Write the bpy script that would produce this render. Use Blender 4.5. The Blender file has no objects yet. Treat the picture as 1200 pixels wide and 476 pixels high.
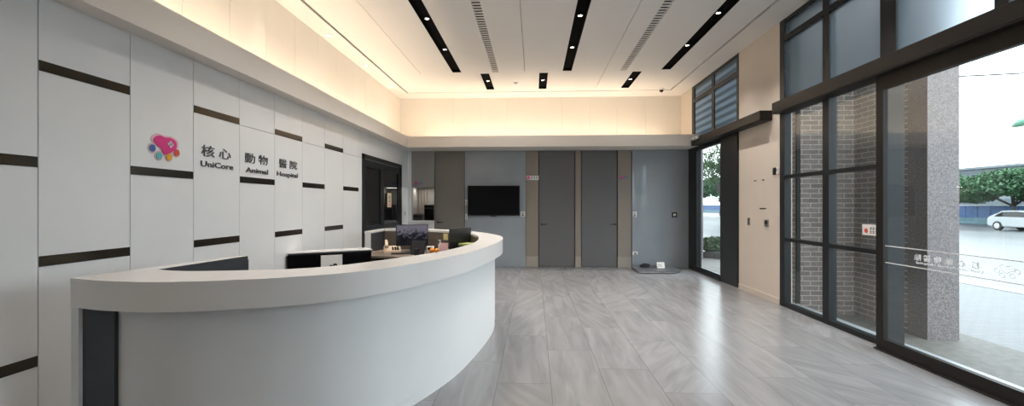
import bpy, bmesh, math, random
from mathutils import Vector, Matrix
random.seed(7)
SC = bpy.context.scene
COL = SC.collection
PI = math.pi

# ------------------------------------------------------------------ camera, world, exposure
cd = bpy.data.cameras.new('camera'); cam = bpy.data.objects.new('camera', cd); COL.objects.link(cam)
cd.sensor_width = 36.0; cd.sensor_fit = 'HORIZONTAL'; cd.lens = 36.0 * 533 / 1200
cd.shift_y = 2.0 / 1200; cd.clip_start = 0.05; cd.clip_end = 600
cam.location = (0, 0, 1.5); cam.rotation_euler = (PI / 2, 0, math.atan(26 / 533))
SC.camera = cam
SC.view_settings.view_transform = 'Standard'; SC.view_settings.look = 'None'
SC.view_settings.gamma = 1.0; SC.view_settings.exposure = 0.5
try: SC.view_settings.use_curve_mapping = False
except Exception: pass

SKY_STRENGTH = 3.9
w = bpy.data.worlds.new('overcast_sky'); SC.world = w; w.use_nodes = True
wn = w.node_tree.nodes; wl = w.node_tree.links; wn.clear()
wo = wn.new('ShaderNodeOutputWorld'); wb = wn.new('ShaderNodeBackground')
wt = wn.new('ShaderNodeTexCoord'); ws = wn.new('ShaderNodeSeparateXYZ'); wr = wn.new('ShaderNodeValToRGB')
wl.new(wt.outputs['Generated'], ws.inputs[0]); wl.new(ws.outputs['Z'], wr.inputs[0])
wr.color_ramp.elements[0].position = 0.0; wr.color_ramp.elements[0].color = (0.90, 0.95, 1.0, 1)
wr.color_ramp.elements[1].position = 0.6; wr.color_ramp.elements[1].color = (0.85, 0.93, 1.0, 1)
wl.new(wr.outputs[0], wb.inputs[0]); wb.inputs[1].default_value = SKY_STRENGTH
wl.new(wb.outputs[0], wo.inputs[0])

COVE_W = 4.6          # watts per metre of LED cove strip
SPOT_W = 112.0         # watts per downlight
WARM = (1.0, 0.82, 0.62); NEUTRAL = (1.0, 0.94, 0.87)

# ------------------------------------------------------------------ materials
def mat(name, color, rough=0.5, metal=0.0, spec=0.5, noise=None, emit=None, trans=None, bump=None, coat=0):
    m = bpy.data.materials.new(name); m.use_nodes = True
    n = m.node_tree.nodes; l = m.node_tree.links; b = n['Principled BSDF']
    b.inputs['Base Color'].default_value = (*color, 1); b.inputs['Roughness'].default_value = rough
    b.inputs['Metallic'].default_value = metal; b.inputs['Specular IOR Level'].default_value = spec
    if coat: b.inputs['Coat Weight'].default_value = coat; b.inputs['Coat Roughness'].default_value = 0.05
    if emit:
        b.inputs['Emission Color'].default_value = (*emit[0], 1); b.inputs['Emission Strength'].default_value = emit[1]
    tc = n.new('ShaderNodeTexCoord')
    if noise:
        scale, amt = noise[0], noise[1]; st = noise[2] if len(noise) > 2 else (1, 1, 1)
        mp = n.new('ShaderNodeMapping'); mp.inputs['Scale'].default_value = st
        nz = n.new('ShaderNodeTexNoise'); nz.inputs['Scale'].default_value = scale; nz.inputs['Detail'].default_value = 5
        rp = n.new('ShaderNodeValToRGB')
        rp.color_ramp.elements[0].position = 0.3; rp.color_ramp.elements[1].position = 0.7
        rp.color_ramp.elements[0].color = (*[c * (1 - amt) for c in color], 1)
        rp.color_ramp.elements[1].color = (*[min(1, c * (1 + amt)) for c in color], 1)
        l.new(tc.outputs['Object'], mp.inputs[0]); l.new(mp.outputs[0], nz.inputs['Vector'])
        l.new(nz.outputs[0], rp.inputs[0]); l.new(rp.outputs[0], b.inputs['Base Color'])
    if bump:
        nz2 = n.new('ShaderNodeTexNoise'); nz2.inputs['Scale'].default_value = bump[0]
        bp = n.new('ShaderNodeBump'); bp.inputs['Strength'].default_value = bump[1]; bp.inputs['Distance'].default_value = 0.01
        l.new(tc.outputs['Object'], nz2.inputs['Vector']); l.new(nz2.outputs[0], bp.inputs['Height']); l.new(bp.outputs[0], b.inputs['Normal'])
    return m

def glass_mat(name, tint, refl=1.0, ior=1.5):
    m = bpy.data.materials.new(name); m.use_nodes = True
    n = m.node_tree.nodes; l = m.node_tree.links; n.clear()
    o = n.new('ShaderNodeOutputMaterial'); t = n.new('ShaderNodeBsdfTransparent'); g = n.new('ShaderNodeBsdfGlossy')
    f = n.new('ShaderNodeFresnel'); mx = n.new('ShaderNodeMixShader'); ml = n.new('ShaderNodeMath')
    t.inputs[0].default_value = (*tint, 1); g.inputs['Roughness'].default_value = 0.0
    ge = n.new('ShaderNodeNewGeometry'); l.new(math_node(n, l, 'ADD', math_node(n, l, 'MULTIPLY', ge.outputs['Backfacing'], 1 / ior - ior), ior), f.inputs[0]); ml.operation = 'MULTIPLY'; ml.inputs[1].default_value = refl
    l.new(f.outputs[0], ml.inputs[0]); l.new(ml.outputs[0], mx.inputs[0])
    l.new(t.outputs[0], mx.inputs[1]); l.new(g.outputs[0], mx.inputs[2]); l.new(mx.outputs[0], o.inputs[0])
    return m

def math_node(n, l, op, a, b=None, c=None):
    nd = n.new('ShaderNodeMath'); nd.operation = op
    for i, v in enumerate((a, b, c)):
        if v is None: continue
        if isinstance(v, (int, float)): nd.inputs[i].default_value = v
        else: l.new(v, nd.inputs[i])
    return nd.outputs[0]

def floor_mat():
    m = bpy.data.materials.new('grey_stone_plank_tile'); m.use_nodes = True
    n = m.node_tree.nodes; l = m.node_tree.links; b = n['Principled BSDF']
    tc = n.new('ShaderNodeTexCoord'); sp = n.new('ShaderNodeSeparateXYZ'); l.new(tc.outputs['Object'], sp.inputs[0])
    W, L = 0.45, 1.39
    M = lambda op, a, b_=None, c=None: math_node(n, l, op, a, b_, c)
    xs = M('DIVIDE', M('SUBTRACT', sp.outputs['X'], 0.14), W); col = M('FLOOR', xs); fx = M('FRACT', xs)
    ys = M('ADD', M('DIVIDE', M('SUBTRACT', sp.outputs['Y'], 5.21 - 1.39), L), M('MULTIPLY', M('ADD', col, 1), 0.3667))
    row = M('FLOOR', ys); fy = M('FRACT', ys)
    dx = M('MULTIPLY', M('MINIMUM', fx, M('SUBTRACT', 1.0, fx)), W); dy = M('MULTIPLY', M('MINIMUM', fy, M('SUBTRACT', 1.0, fy)), L)
    d = M('MINIMUM', dx, dy); joint = M('LESS_THAN', d, 0.0022)
    cv = n.new('ShaderNodeCombineXYZ'); l.new(col, cv.inputs[0]); l.new(row, cv.inputs[1])
    wn_ = n.new('ShaderNodeTexWhiteNoise'); wn_.noise_dimensions = '3D'; l.new(cv.outputs[0], wn_.inputs['Vector'])
    # each tile has its own vein direction
    a0 = M('MULTIPLY', M('SUBTRACT', wn_.outputs['Value'], 0.5), 2.0); ang = M('MULTIPLY', M('MULTIPLY', a0, a0), M('MULTIPLY', a0, 0.8))
    vr = n.new('ShaderNodeVectorRotate'); vr.rotation_type = 'Z_AXIS'; l.new(tc.outputs['Object'], vr.inputs['Vector']); l.new(ang, vr.inputs['Angle'])
    ad = n.new('ShaderNodeVectorMath'); ad.operation = 'ADD'; sc_ = n.new('ShaderNodeVectorMath'); sc_.operation = 'SCALE'
    l.new(wn_.outputs['Color'], sc_.inputs[0]); sc_.inputs['Scale'].default_value = 30
    l.new(vr.outputs[0], ad.inputs[0]); l.new(sc_.outputs[0], ad.inputs[1])
    mp = n.new('ShaderNodeMapping'); mp.inputs['Scale'].default_value = (7, 0.9, 1); l.new(ad.outputs[0], mp.inputs[0])
    nz = n.new('ShaderNodeTexNoise'); nz.inputs['Scale'].default_value = 1.6; nz.inputs['Detail'].default_value = 7; nz.inputs['Distortion'].default_value = 0.6
    l.new(mp.outputs[0], nz.inputs['Vector'])
    rp = n.new('ShaderNodeValToRGB'); rp.color_ramp.elements[0].position = 0.25; rp.color_ramp.elements[1].position = 0.7
    rp.color_ramp.elements[0].color = (0.205, 0.205, 0.211, 1); rp.color_ramp.elements[1].color = (0.285, 0.285, 0.295, 1)
    l.new(nz.outputs[0], rp.inputs[0])
    hs = n.new('ShaderNodeHueSaturation'); l.new(rp.outputs[0], hs.inputs['Color'])
    l.new(M('ADD', M('MULTIPLY', wn_.outputs['Value'], 0.16), 0.92), hs.inputs['Value'])
    mx = n.new('ShaderNodeMix'); mx.data_type = 'RGBA'; l.new(joint, mx.inputs['Factor'])
    l.new(hs.outputs[0], mx.inputs['A']); mx.inputs['B'].default_value = (0.13, 0.13, 0.135, 1)
    l.new(mx.outputs['Result'], b.inputs['Base Color'])
    rr = n.new('ShaderNodeMapRange'); l.new(nz.outputs[0], rr.inputs[0]); rr.inputs[3].default_value = 0.17; rr.inputs[4].default_value = 0.30
    l.new(rr.outputs[0], b.inputs['Roughness']); b.inputs['Specular IOR Level'].default_value = 0.6
    return m

def brick_mat():
    m = bpy.data.materials.new('grey_brick'); m.use_nodes = True
    n = m.node_tree.nodes; l = m.node_tree.links; b = n['Principled BSDF']
    tc = n.new('ShaderNodeTexCoord'); sp = n.new('ShaderNodeSeparateXYZ'); l.new(tc.outputs['Object'], sp.inputs[0])
    cb = n.new('ShaderNodeCombineXYZ'); l.new(math_node(n, l, 'ADD', sp.outputs['X'], sp.outputs['Y']), cb.inputs[0]); l.new(sp.outputs['Z'], cb.inputs[1])
    br = n.new('ShaderNodeTexBrick'); br.inputs['Scale'].default_value = 1; br.inputs['Brick Width'].default_value = 0.25
    br.inputs['Row Height'].default_value = 0.075; br.inputs['Mortar Size'].default_value = 0.006; br.inputs['Bias'].default_value = -0.3
    br.inputs['Color1'].default_value = (0.24, 0.20, 0.18, 1); br.inputs['Color2'].default_value = (0.16, 0.13, 0.115, 1); br.inputs['Mortar'].default_value = (0.50, 0.44, 0.40, 1)
    l.new(cb.outputs[0], br.inputs['Vector'])
    nz = n.new('ShaderNodeTexNoise'); nz.inputs['Scale'].default_value = 60; l.new(tc.outputs['Object'], nz.inputs['Vector'])
    mx = n.new('ShaderNodeMix'); mx.data_type = 'RGBA'; mx.blend_type = 'OVERLAY'; mx.inputs['Factor'].default_value = 0.5
    l.new(br.outputs['Color'], mx.inputs['A']); l.new(nz.outputs[0], mx.inputs['B']); l.new(mx.outputs['Result'], b.inputs['Base Color'])
    b.inputs['Roughness'].default_value = 0.85
    bp = n.new('ShaderNodeBump'); bp.inputs['Strength'].default_value = 0.6; bp.inputs['Distance'].default_value = 0.01; bp.invert = True
    l.new(br.outputs['Fac'], bp.inputs['Height']); l.new(bp.outputs[0], b.inputs['Normal'])
    return m

def granite_mat():
    m = bpy.data.materials.new('speckled_granite'); m.use_nodes = True
    n = m.node_tree.nodes; l = m.node_tree.links; b = n['Principled BSDF']
    tc = n.new('ShaderNodeTexCoord'); v = n.new('ShaderNodeTexVoronoi'); v.inputs['Scale'].default_value = 55; l.new(tc.outputs['Object'], v.inputs['Vector'])
    nz = n.new('ShaderNodeTexNoise'); nz.inputs['Scale'].default_value = 55; nz.inputs['Detail'].default_value = 6; l.new(tc.outputs['Object'], nz.inputs['Vector'])
    rp = n.new('ShaderNodeValToRGB'); rp.color_ramp.interpolation = 'LINEAR'
    e = rp.color_ramp.elements; e[0].position = 0.25; e[0].color = (0.065, 0.055, 0.057, 1); e[1].position = 0.75; e[1].color = (0.27, 0.235, 0.235, 1)
    l.new(nz.outputs[0], rp.inputs[0])
    lt = math_node(n, l, 'LESS_THAN', v.outputs['Distance'], 0.17)
    mx = n.new('ShaderNodeMix'); mx.data_type = 'RGBA'; l.new(lt, mx.inputs['Factor']); l.new(rp.outputs[0], mx.inputs['A']); mx.inputs['B'].default_value = (0.42, 0.39, 0.39, 1)
    l.new(mx.outputs['Result'], b.inputs['Base Color']); b.inputs['Roughness'].default_value = 0.3
    return m

def paving_mat(name, c1, c2, cj, sx, sy, jw=0.008):
    m = bpy.data.materials.new(name); m.use_nodes = True
    n = m.node_tree.nodes; l = m.node_tree.links; b = n['Principled BSDF']
    tc = n.new('ShaderNodeTexCoord'); br = n.new('ShaderNodeTexBrick'); br.inputs['Scale'].default_value = 1
    br.inputs['Brick Width'].default_value = sx; br.inputs['Row Height'].default_value = sy; br.inputs['Mortar Size'].default_value = jw
    br.inputs['Color1'].default_value = (*c1, 1); br.inputs['Color2'].default_value = (*c2, 1); br.inputs['Mortar'].default_value = (*cj, 1)
    l.new(tc.outputs['Object'], br.inputs['Vector']); l.new(br.outputs['Color'], b.inputs['Base Color'])
    b.inputs['Roughness'].default_value = 0.5
    return m

def frosted_mat(name, tint, rough):
    m = bpy.data.materials.new(name); m.use_nodes = True
    n = m.node_tree.nodes; l = m.node_tree.links; n.clear()
    o = n.new('ShaderNodeOutputMaterial'); r = n.new('ShaderNodeBsdfRefraction'); t = n.new('ShaderNodeBsdfTranslucent'); mx = n.new('ShaderNodeMixShader')
    tc = n.new('ShaderNodeTexCoord'); nz = n.new('ShaderNodeTexNoise'); nz.inputs['Scale'].default_value = 2; l.new(tc.outputs['Object'], nz.inputs['Vector'])
    hs = n.new('ShaderNodeHueSaturation'); hs.inputs['Color'].default_value = (*tint, 1); l.new(math_node(n, l, 'ADD', math_node(n, l, 'MULTIPLY', nz.outputs[0], 0.1), 0.95), hs.inputs['Value'])
    l.new(hs.outputs[0], r.inputs['Color']); l.new(hs.outputs[0], t.inputs[0])
    r.inputs['Roughness'].default_value = rough; r.inputs['IOR'].default_value = 1.12; mx.inputs[0].default_value = 0.08
    l.new(r.outputs[0], mx.inputs[1]); l.new(t.outputs[0], mx.inputs[2]); l.new(mx.outputs[0], o.inputs[0])
    return m

def blind_mat(name, color, bands):
    m = bpy.data.materials.new(name); m.use_nodes = True
    n = m.node_tree.nodes; l = m.node_tree.links; n.clear()
    o = n.new('ShaderNodeOutputMaterial'); d = n.new('ShaderNodeBsdfDiffuse'); t = n.new('ShaderNodeBsdfTranslucent'); mx = n.new('ShaderNodeMixShader')
    mx.inputs[0].default_value = 0.55
    col = n.new('ShaderNodeRGB'); col.outputs[0].default_value = (*color, 1); src = col.outputs[0]
    if bands:
        tc = n.new('ShaderNodeTexCoord'); sp = n.new('ShaderNodeSeparateXYZ'); l.new(tc.outputs['Object'], sp.inputs[0])
        f = math_node(n, l, 'FRACT', math_node(n, l, 'DIVIDE', sp.outputs['Z'], 0.15))
        tri = math_node(n, l, 'ABSOLUTE', math_node(n, l, 'SUBTRACT', f, 0.5))
        rp = n.new('ShaderNodeValToRGB'); rp.color_ramp.elements[0].position = 0.12; rp.color_ramp.elements[1].position = 0.36
        rp.color_ramp.elements[0].color = (*[c * 0.68 for c in color], 1); rp.color_ramp.elements[1].color = (*[min(1, c * 1.25) for c in color], 1)
        l.new(tri, rp.inputs[0]); src = rp.outputs[0]
    l.new(src, d.inputs[0]); l.new(src, t.inputs[0]); l.new(d.outputs[0], mx.inputs[1]); l.new(t.outputs[0], mx.inputs[2]); l.new(mx.outputs[0], o.inputs[0])
    return m

M = dict(
    panel=mat('white_lacquer_panel', (0.80, 0.81, 0.815), 0.28, noise=(3, 0.015)),
    cream=mat('cream_wall_panel', (0.80, 0.76, 0.70), 0.5, noise=(2, 0.02)),
    plaster=mat('white_plaster', (0.78, 0.77, 0.76), 0.6, noise=(2, 0.012)),
    ceiling=mat('ceiling_paint', (0.77, 0.745, 0.72), 0.7, noise=(1.5, 0.012)),
    groove=mat('shadow_gap_backing', (0.32, 0.30, 0.28), 0.8, noise=(5, 0.05)),
    black=mat('matt_black_metal', (0.012, 0.012, 0.013), 0.45, noise=(8, 0.15)),
    troughblack=mat('matt_black_trough', (0.004, 0.004, 0.004), 0.9, spec=0.05, noise=(8, 0.1)),
    fascia=mat('warm_white_fascia', (0.80, 0.745, 0.685), 0.6, noise=(2, 0.012)),
    darkframe=mat('dark_bronze_frame', (0.016, 0.013, 0.011), 0.5, spec=0.25, noise=(6, 0.1)),
    framegrey=mat('anthracite_frame', (0.014, 0.016, 0.018), 0.4, spec=0.3, noise=(6, 0.1)),
    bronze=mat('brushed_bronze', (0.075, 0.064, 0.05), 0.2, metal=0.8, noise=(4, 0.25, (1, 1, 90))),
    solid=mat('white_solid_surface', (0.80, 0.785, 0.775), 0.22, noise=(4, 0.01)),
    counterface=mat('white_counter_laminate', (0.80, 0.81, 0.82), 0.35, noise=(4, 0.01)),
    slate=mat('slate_grey_laminate', (0.045, 0.052, 0.062), 0.4, noise=(10, 0.08)),
    wood=mat('grey_brown_laminate', (0.14, 0.115, 0.095), 0.45, noise=(5, 0.2, (1, 1, 14))),
    deskwood=mat('brown_desktop_laminate', (0.19, 0.15, 0.12), 0.4, noise=(5, 0.2, (1, 9, 9))),
    doorwood=mat('brown_grey_door', (0.204, 0.186, 0.168), 0.5, noise=(6, 0.06, (30, 30, 1))),
    doorgrey=mat('charcoal_grey_door', (0.1357, 0.1357, 0.1392), 0.5, noise=(6, 0.06, (30, 30, 1))),
    cabinet=mat('taupe_cabinet', (0.319, 0.3025, 0.286), 0.5, noise=(6, 0.05, (30, 30, 1))),
    pilaster=mat('taupe_pilaster', (0.27, 0.235, 0.20), 0.5, noise=(6, 0.05, (30, 30, 1))),
    pilbase=mat('taupe_skirting', (0.36, 0.32, 0.28), 0.4, noise=(6, 0.05)),
    backglass=mat('blue_grey_painted_glass', (0.3038, 0.3375, 0.3713), 0.07, spec=0.6, noise=(2, 0.04)),
    beige=mat('beige_wallpaper', (0.60, 0.53, 0.46), 0.7, noise=(3, 0.02)),
    screen=mat('black_glossy_screen', (0.004, 0.004, 0.005), 0.2, spec=0.2, noise=(3, 0.1)),
    blackplastic=mat('black_plastic', (0.02, 0.02, 0.022), 0.4, noise=(20, 0.1)),
    whiteplastic=mat('white_plastic', (0.75, 0.75, 0.74), 0.4, noise=(20, 0.01)),
    beigeplastic=mat('cream_plastic', (0.70, 0.56, 0.43), 0.45, noise=(20, 0.02)),
    steel=mat('brushed_steel', (0.45, 0.45, 0.45), 0.3, metal=1, noise=(20, 0.1)),
    greyrubber=mat('grey_rubber_mat', (0.10, 0.105, 0.11), 0.3, noise=(40, 0.1)),
    lens=mat('lamp_lens', (0.9, 0.85, 0.8), 0.4, emit=((1, 0.88, 0.72), 14), noise=(30, 0.02)),
    lenssoft=mat('wallwasher_lens', (0.9, 0.85, 0.8), 0.4, emit=((1, 0.9, 0.78), 3.2), noise=(30, 0.02)),
    led=mat('led_strip', (0.9, 0.8, 0.6), 0.5, emit=((1, 0.75, 0.45), 4), noise=(30, 0.02)),
    pink=mat('magenta_acrylic', (0.72, 0.045, 0.25), 0.3, noise=(30, 0.05)),
    palepink=mat('pale_pink_acrylic', (0.75, 0.52, 0.56), 0.4, noise=(30, 0.03)),
    blue=mat('blue_acrylic', (0.06, 0.15, 0.42), 0.3, noise=(30, 0.05)),
    teal=mat('teal_acrylic', (0.12, 0.50, 0.50), 0.3, noise=(30, 0.05)),
    yellow=mat('amber_acrylic', (0.80, 0.42, 0.03), 0.3, noise=(30, 0.05)),
    red=mat('red_acrylic', (0.68, 0.09, 0.06), 0.3, noise=(30, 0.05)),
    letter=mat('charcoal_lettering', (0.063, 0.063, 0.0665), 0.4, noise=(30, 0.05)),
    paper=mat('white_paper', (0.80, 0.78, 0.76), 0.7, noise=(30, 0.02)),
    pinkpaper=mat('pink_paper', (0.78, 0.52, 0.52), 0.7, noise=(30, 0.06)),
    cardpaper=mat('cream_notice_card', (0.72, 0.60, 0.42), 0.6, noise=(30, 0.05)),
    notepaper=mat('yellow_paper', (0.72, 0.68, 0.30), 0.7, noise=(30, 0.06)),
    orange=mat('orange_peel', (0.85, 0.32, 0.03), 0.4, noise=(40, 0.08), bump=(300, 0.3)),
    purple=mat('purple_fabric', (0.25, 0.10, 0.25), 0.7, noise=(40, 0.2)),
    lime=mat('lime_card', (0.40, 0.46, 0.14), 0.6, noise=(20, 0.1)),
    frost=mat('frosted_vinyl', (0.85, 0.87, 0.88), 0.6, noise=(30, 0.01)),
    glass=glass_mat('clear_glass', (0.90, 0.935, 0.935), 1.0),
    darkglass=mat('dark_tinted_glass', (0.008, 0.009, 0.010), 0.05, noise=(3, 0.1)),
    floor=floor_mat(), brick=brick_mat(), granite=granite_mat(),
    sill=mat('pale_granite_sill', (0.3432, 0.3604, 0.3776), 0.4, noise=(60, 0.15)),
    kerbstone=mat('weathered_stone_apron', (0.1287, 0.1191, 0.1062), 0.7, noise=(12, 0.2)),
    paving=paving_mat('pale_pavers', (0.135, 0.137, 0.14), (0.115, 0.117, 0.12), (0.07, 0.072, 0.075), 0.2, 0.1),
    asphalt=mat('pale_wet_asphalt', (0.063, 0.0683, 0.0714), 0.35, noise=(0.5, 0.4, (1, 0.15, 1))),
    bark=mat('tree_bark', (0.07, 0.065, 0.055), 0.9, noise=(10, 0.3)),
    leaf=mat('dark_green_leaf', (0.041, 0.1094, 0.0456), 0.6, noise=(1.2, 0.45)),
    leaf2=mat('fresh_green_leaf', (0.0386, 0.0815, 0.0215), 0.6, noise=(2, 0.45)),
    fence=mat('blue_site_hoarding', (0.0255, 0.087, 0.2321), 0.5, noise=(3, 0.2)),
    fencebase=mat('pale_cyan_hoarding_base', (0.0858, 0.1802, 0.2145), 0.5, noise=(3, 0.15)),
    carwhite=mat('white_car_paint', (0.3458, 0.368, 0.368), 0.25, noise=(3, 0.02), coat=0.5),
    carred=mat('red_car_paint', (0.2145, 0.0215, 0.0257), 0.25, noise=(3, 0.02), coat=0.5),
    tyre=mat('black_tyre', (0.02, 0.02, 0.02), 0.8, noise=(20, 0.1)),
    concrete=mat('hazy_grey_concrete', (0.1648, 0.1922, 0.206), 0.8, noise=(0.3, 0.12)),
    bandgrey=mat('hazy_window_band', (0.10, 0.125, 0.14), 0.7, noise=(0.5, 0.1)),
    greenpaint=mat('green_painted_metal', (0.03, 0.20, 0.13), 0.4, noise=(10, 0.1)),
    soil=mat('dark_soil', (0.05, 0.04, 0.035), 0.9, noise=(20, 0.3)),
    frosted=frosted_mat('frosted_window_film', (0.66, 0.70, 0.73), 0.55),
    blindzebra=blind_mat('banded_blind_fabric', (0.30, 0.36, 0.41), True),
)

# ------------------------------------------------------------------ helpers
def box(bm, x0, x1, y0, y1, z0, z1, bevel=0.0):
    r = bmesh.ops.create_cube(bm, size=1.0)
    vs = r['verts']
    bmesh.ops.scale(bm, vec=(abs(x1 - x0), abs(y1 - y0), abs(z1 - z0)), verts=vs)
    bmesh.ops.translate(bm, vec=((x0 + x1) / 2, (y0 + y1) / 2, (z0 + z1) / 2), verts=vs)
    if bevel:
        es = list({e for v in vs for e in v.link_edges})
        bmesh.ops.bevel(bm, geom=es, offset=bevel, segments=2, profile=0.5, affect='EDGES')
def cyl(bm, c, r, h, axis='Z', seg=24, r2=None):
    rot = {'Z': Matrix.Identity(4), 'X': Matrix.Rotation(PI / 2, 4, 'Y'), 'Y': Matrix.Rotation(-PI / 2, 4, 'X')}[axis]
    bmesh.ops.create_cone(bm, cap_ends=True, segments=seg, radius1=r, radius2=r if r2 is None else r2, depth=h, matrix=Matrix.Translation(c) @ rot)
def prism(bm, pts, z0, z1):
    a = [bm.verts.new((p[0], p[1], z0)) for p in pts]; b = [bm.verts.new((p[0], p[1], z1)) for p in pts]
    n = len(pts); bm.faces.new(b); bm.faces.new(a[::-1])
    for i in range(n): bm.faces.new((a[i], a[(i + 1) % n], b[(i + 1) % n], b[i]))
def prism_axis(bm, pts, a0, a1, axis='X'):
    # outline in the plane across the axis: axis X uses (y,z); axis Y uses (x,z)
    f = (lambda p, t: (t, p[0], p[1])) if axis == 'X' else (lambda p, t: (p[0], t, p[1]))
    a = [bm.verts.new(f(p, a0)) for p in pts]; b = [bm.verts.new(f(p, a1)) for p in pts]; n = len(pts)
    bm.faces.new(b); bm.faces.new(a[::-1])
    for i in range(n): bm.faces.new((a[i], a[(i + 1) % n], b[(i + 1) % n], b[i]))
def tube(bm, pts, r, seg=8):
    pts = [Vector(p) for p in pts]; rings = []
    rs = r if isinstance(r, (list, tuple)) else [r] * len(pts)
    for i, p in enumerate(pts):
        d = (pts[min(i + 1, len(pts) - 1)] - pts[max(i - 1, 0)]).normalized()
        up = Vector((0, 0, 1)) if abs(d.z) < 0.95 else Vector((1, 0, 0))
        a = d.cross(up).normalized(); b = d.cross(a)
        rings.append([bm.verts.new(p + (a * math.cos(2 * PI * k / seg) + b * math.sin(2 * PI * k / seg)) * rs[i]) for k in range(seg)])
    for i in range(len(rings) - 1):
        for k in range(seg):
            bm.faces.new((rings[i][k], rings[i][(k + 1) % seg], rings[i + 1][(k + 1) % seg], rings[i + 1][k]))
    bm.faces.new(rings[0][::-1]); bm.faces.new(rings[-1])
def lathe(bm, prof, c=(0, 0, 0), seg=24):
    rings = []
    for r, z in prof: rings.append([bm.verts.new((c[0] + r * math.cos(2 * PI * k / seg), c[1] + r * math.sin(2 * PI * k / seg), c[2] + z)) for k in range(seg)])
    for i in range(len(rings) - 1):
        for k in range(seg): bm.faces.new((rings[i][k], rings[i][(k + 1) % seg], rings[i + 1][(k + 1) % seg], rings[i + 1][k]))
    bm.faces.new(rings[0][::-1]); bm.faces.new(rings[-1])
def NB(): return bmesh.new()

def wloc(p):
    v = Vector((0, 0, 0))
    while p is not None: v += Vector(p.location); p = p.parent
    return v
def obj(name, bm, material, parent=None, loc=None, smooth=False, local=False):
    """world-coordinate bmesh -> mesh object; origin at loc (top-level) or at the parent's base"""
    base = wloc(parent) if parent is not None and not local else Vector((0, 0, 0))
    org = Vector(loc) if loc is not None else Vector((0, 0, 0))
    bmesh.ops.recalc_face_normals(bm, faces=bm.faces)
    bmesh.ops.translate(bm, vec=-(base + org) if not local else (0, 0, 0), verts=bm.verts)
    me = bpy.data.meshes.new(name); bm.to_mesh(me); bm.free()
    me.materials.append(M[material] if isinstance(material, str) else material)
    if smooth:
        for p in me.polygons: p.use_smooth = True
    o = bpy.data.objects.new(name, me); COL.objects.link(o)
    if parent is not None: o.parent = parent
    if loc is not None: o.location = org
    return o
def thing(name, label, cat, loc=(0, 0, 0), rotz=0, group=None):
    o = bpy.data.objects.new(name, None); COL.objects.link(o); o.empty_display_size = 0.1
    o.location = loc; o.rotation_euler = (0, 0, rotz); o['label'] = label; o['category'] = cat
    if group: o['group'] = group
    return o
def tag(o, label, cat, group=None, kind=None):
    o['label'] = label; o['category'] = cat
    if group: o['group'] = group
    if kind: o['kind'] = kind
    return o
def struct(name, bm, material, parent=None, loc=None):
    o = obj(name, bm, material, parent, loc)
    if parent is None: o['kind'] = 'structure'
    return o
def sempty(name, loc=(0, 0, 0)):
    o = bpy.data.objects.new(name, None); COL.objects.link(o); o.location = loc; o['kind'] = 'structure'; o.empty_display_size = 0.1
    return o
def b1(name, material, parent, *a, bevel=0.0, **k):
    bm = NB(); box(bm, *a, bevel=bevel); return obj(name, bm, material, parent, **k)
def sm(o, ang=35):
    for p in o.data.polygons: p.use_smooth = True
    try: o.data.set_sharp_from_angle(angle=math.radians(ang))
    except Exception: pass
    return o
def cut_slab(bm, x0, x1, y0, y1, z0, z1, holes):
    xs = sorted({x0, x1, *[h[0] for h in holes], *[h[1] for h in holes]}); ys = sorted({y0, y1, *[h[2] for h in holes], *[h[3] for h in holes]})
    xs = [x for x in xs if x0 <= x <= x1]; ys = [y for y in ys if y0 <= y <= y1]
    for i in range(len(xs) - 1):
        run = None
        for j in range(len(ys) - 1):
            cx, cy = (xs[i] + xs[i + 1]) / 2, (ys[j] + ys[j + 1]) / 2
            hole = any(h[0] < cx < h[1] and h[2] < cy < h[3] for h in holes)
            if not hole:
                if run is None: run = ys[j]
            if hole or j == len(ys) - 2:
                end = ys[j] if hole else ys[j + 1]
                if run is not None and end > run: box(bm, xs[i], xs[i + 1], run, end, z0, z1)
                run = None
def text_mesh(s, size, depth, bold=0.0, align='LEFT', width=None):
    cu = bpy.data.curves.new('t', 'FONT'); cu.body = s; cu.size = size; cu.extrude = depth / 2; cu.offset = bold; cu.align_x = align
    cu.resolution_u = 2
    t = bpy.data.objects.new('t', cu); COL.objects.link(t)
    dg = bpy.context.evaluated_depsgraph_get(); dg.update()
    me = bpy.data.meshes.new_from_object(t.evaluated_get(dg))
    bpy.data.objects.remove(t); bpy.data.curves.remove(cu)
    if width and len(me.vertices):
        xs = [v.co.x for v in me.vertices]; k = width / (max(xs) - min(xs)); mn = min(xs)
        for v in me.vertices: v.co.x = (v.co.x - mn) * k
    return me
def text_obj(name, s, size, depth, mtx, material, parent=None, bold=0.0, width=None):
    me = text_mesh(s, size, depth, bold, width=width)
    base = wloc(parent) if parent is not None else Vector((0, 0, 0))
    me.transform(Matrix.Translation(-base) @ mtx)
    me.materials.clear(); me.materials.append(M[material])
    o = bpy.data.objects.new(name, me); COL.objects.link(o)
    if parent is not None: o.parent = parent
    return o
def spot(name, loc, energy, color, size=1.6, blend=0.6, radius=0.03, direction=None, parent=None):
    ld = bpy.data.lights.new(name, 'SPOT'); ld.energy = energy; ld.color = color; ld.spot_size = size; ld.spot_blend = blend; ld.shadow_soft_size = radius
    o = bpy.data.objects.new(name, ld); COL.objects.link(o)
    if parent is not None: o.parent = parent; o.location = Vector(loc) - wloc(parent)
    else: o.location = loc
    if direction is not None: o.rotation_euler = Vector(direction).to_track_quat('-Z', 'Y').to_euler()
    return o
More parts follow.
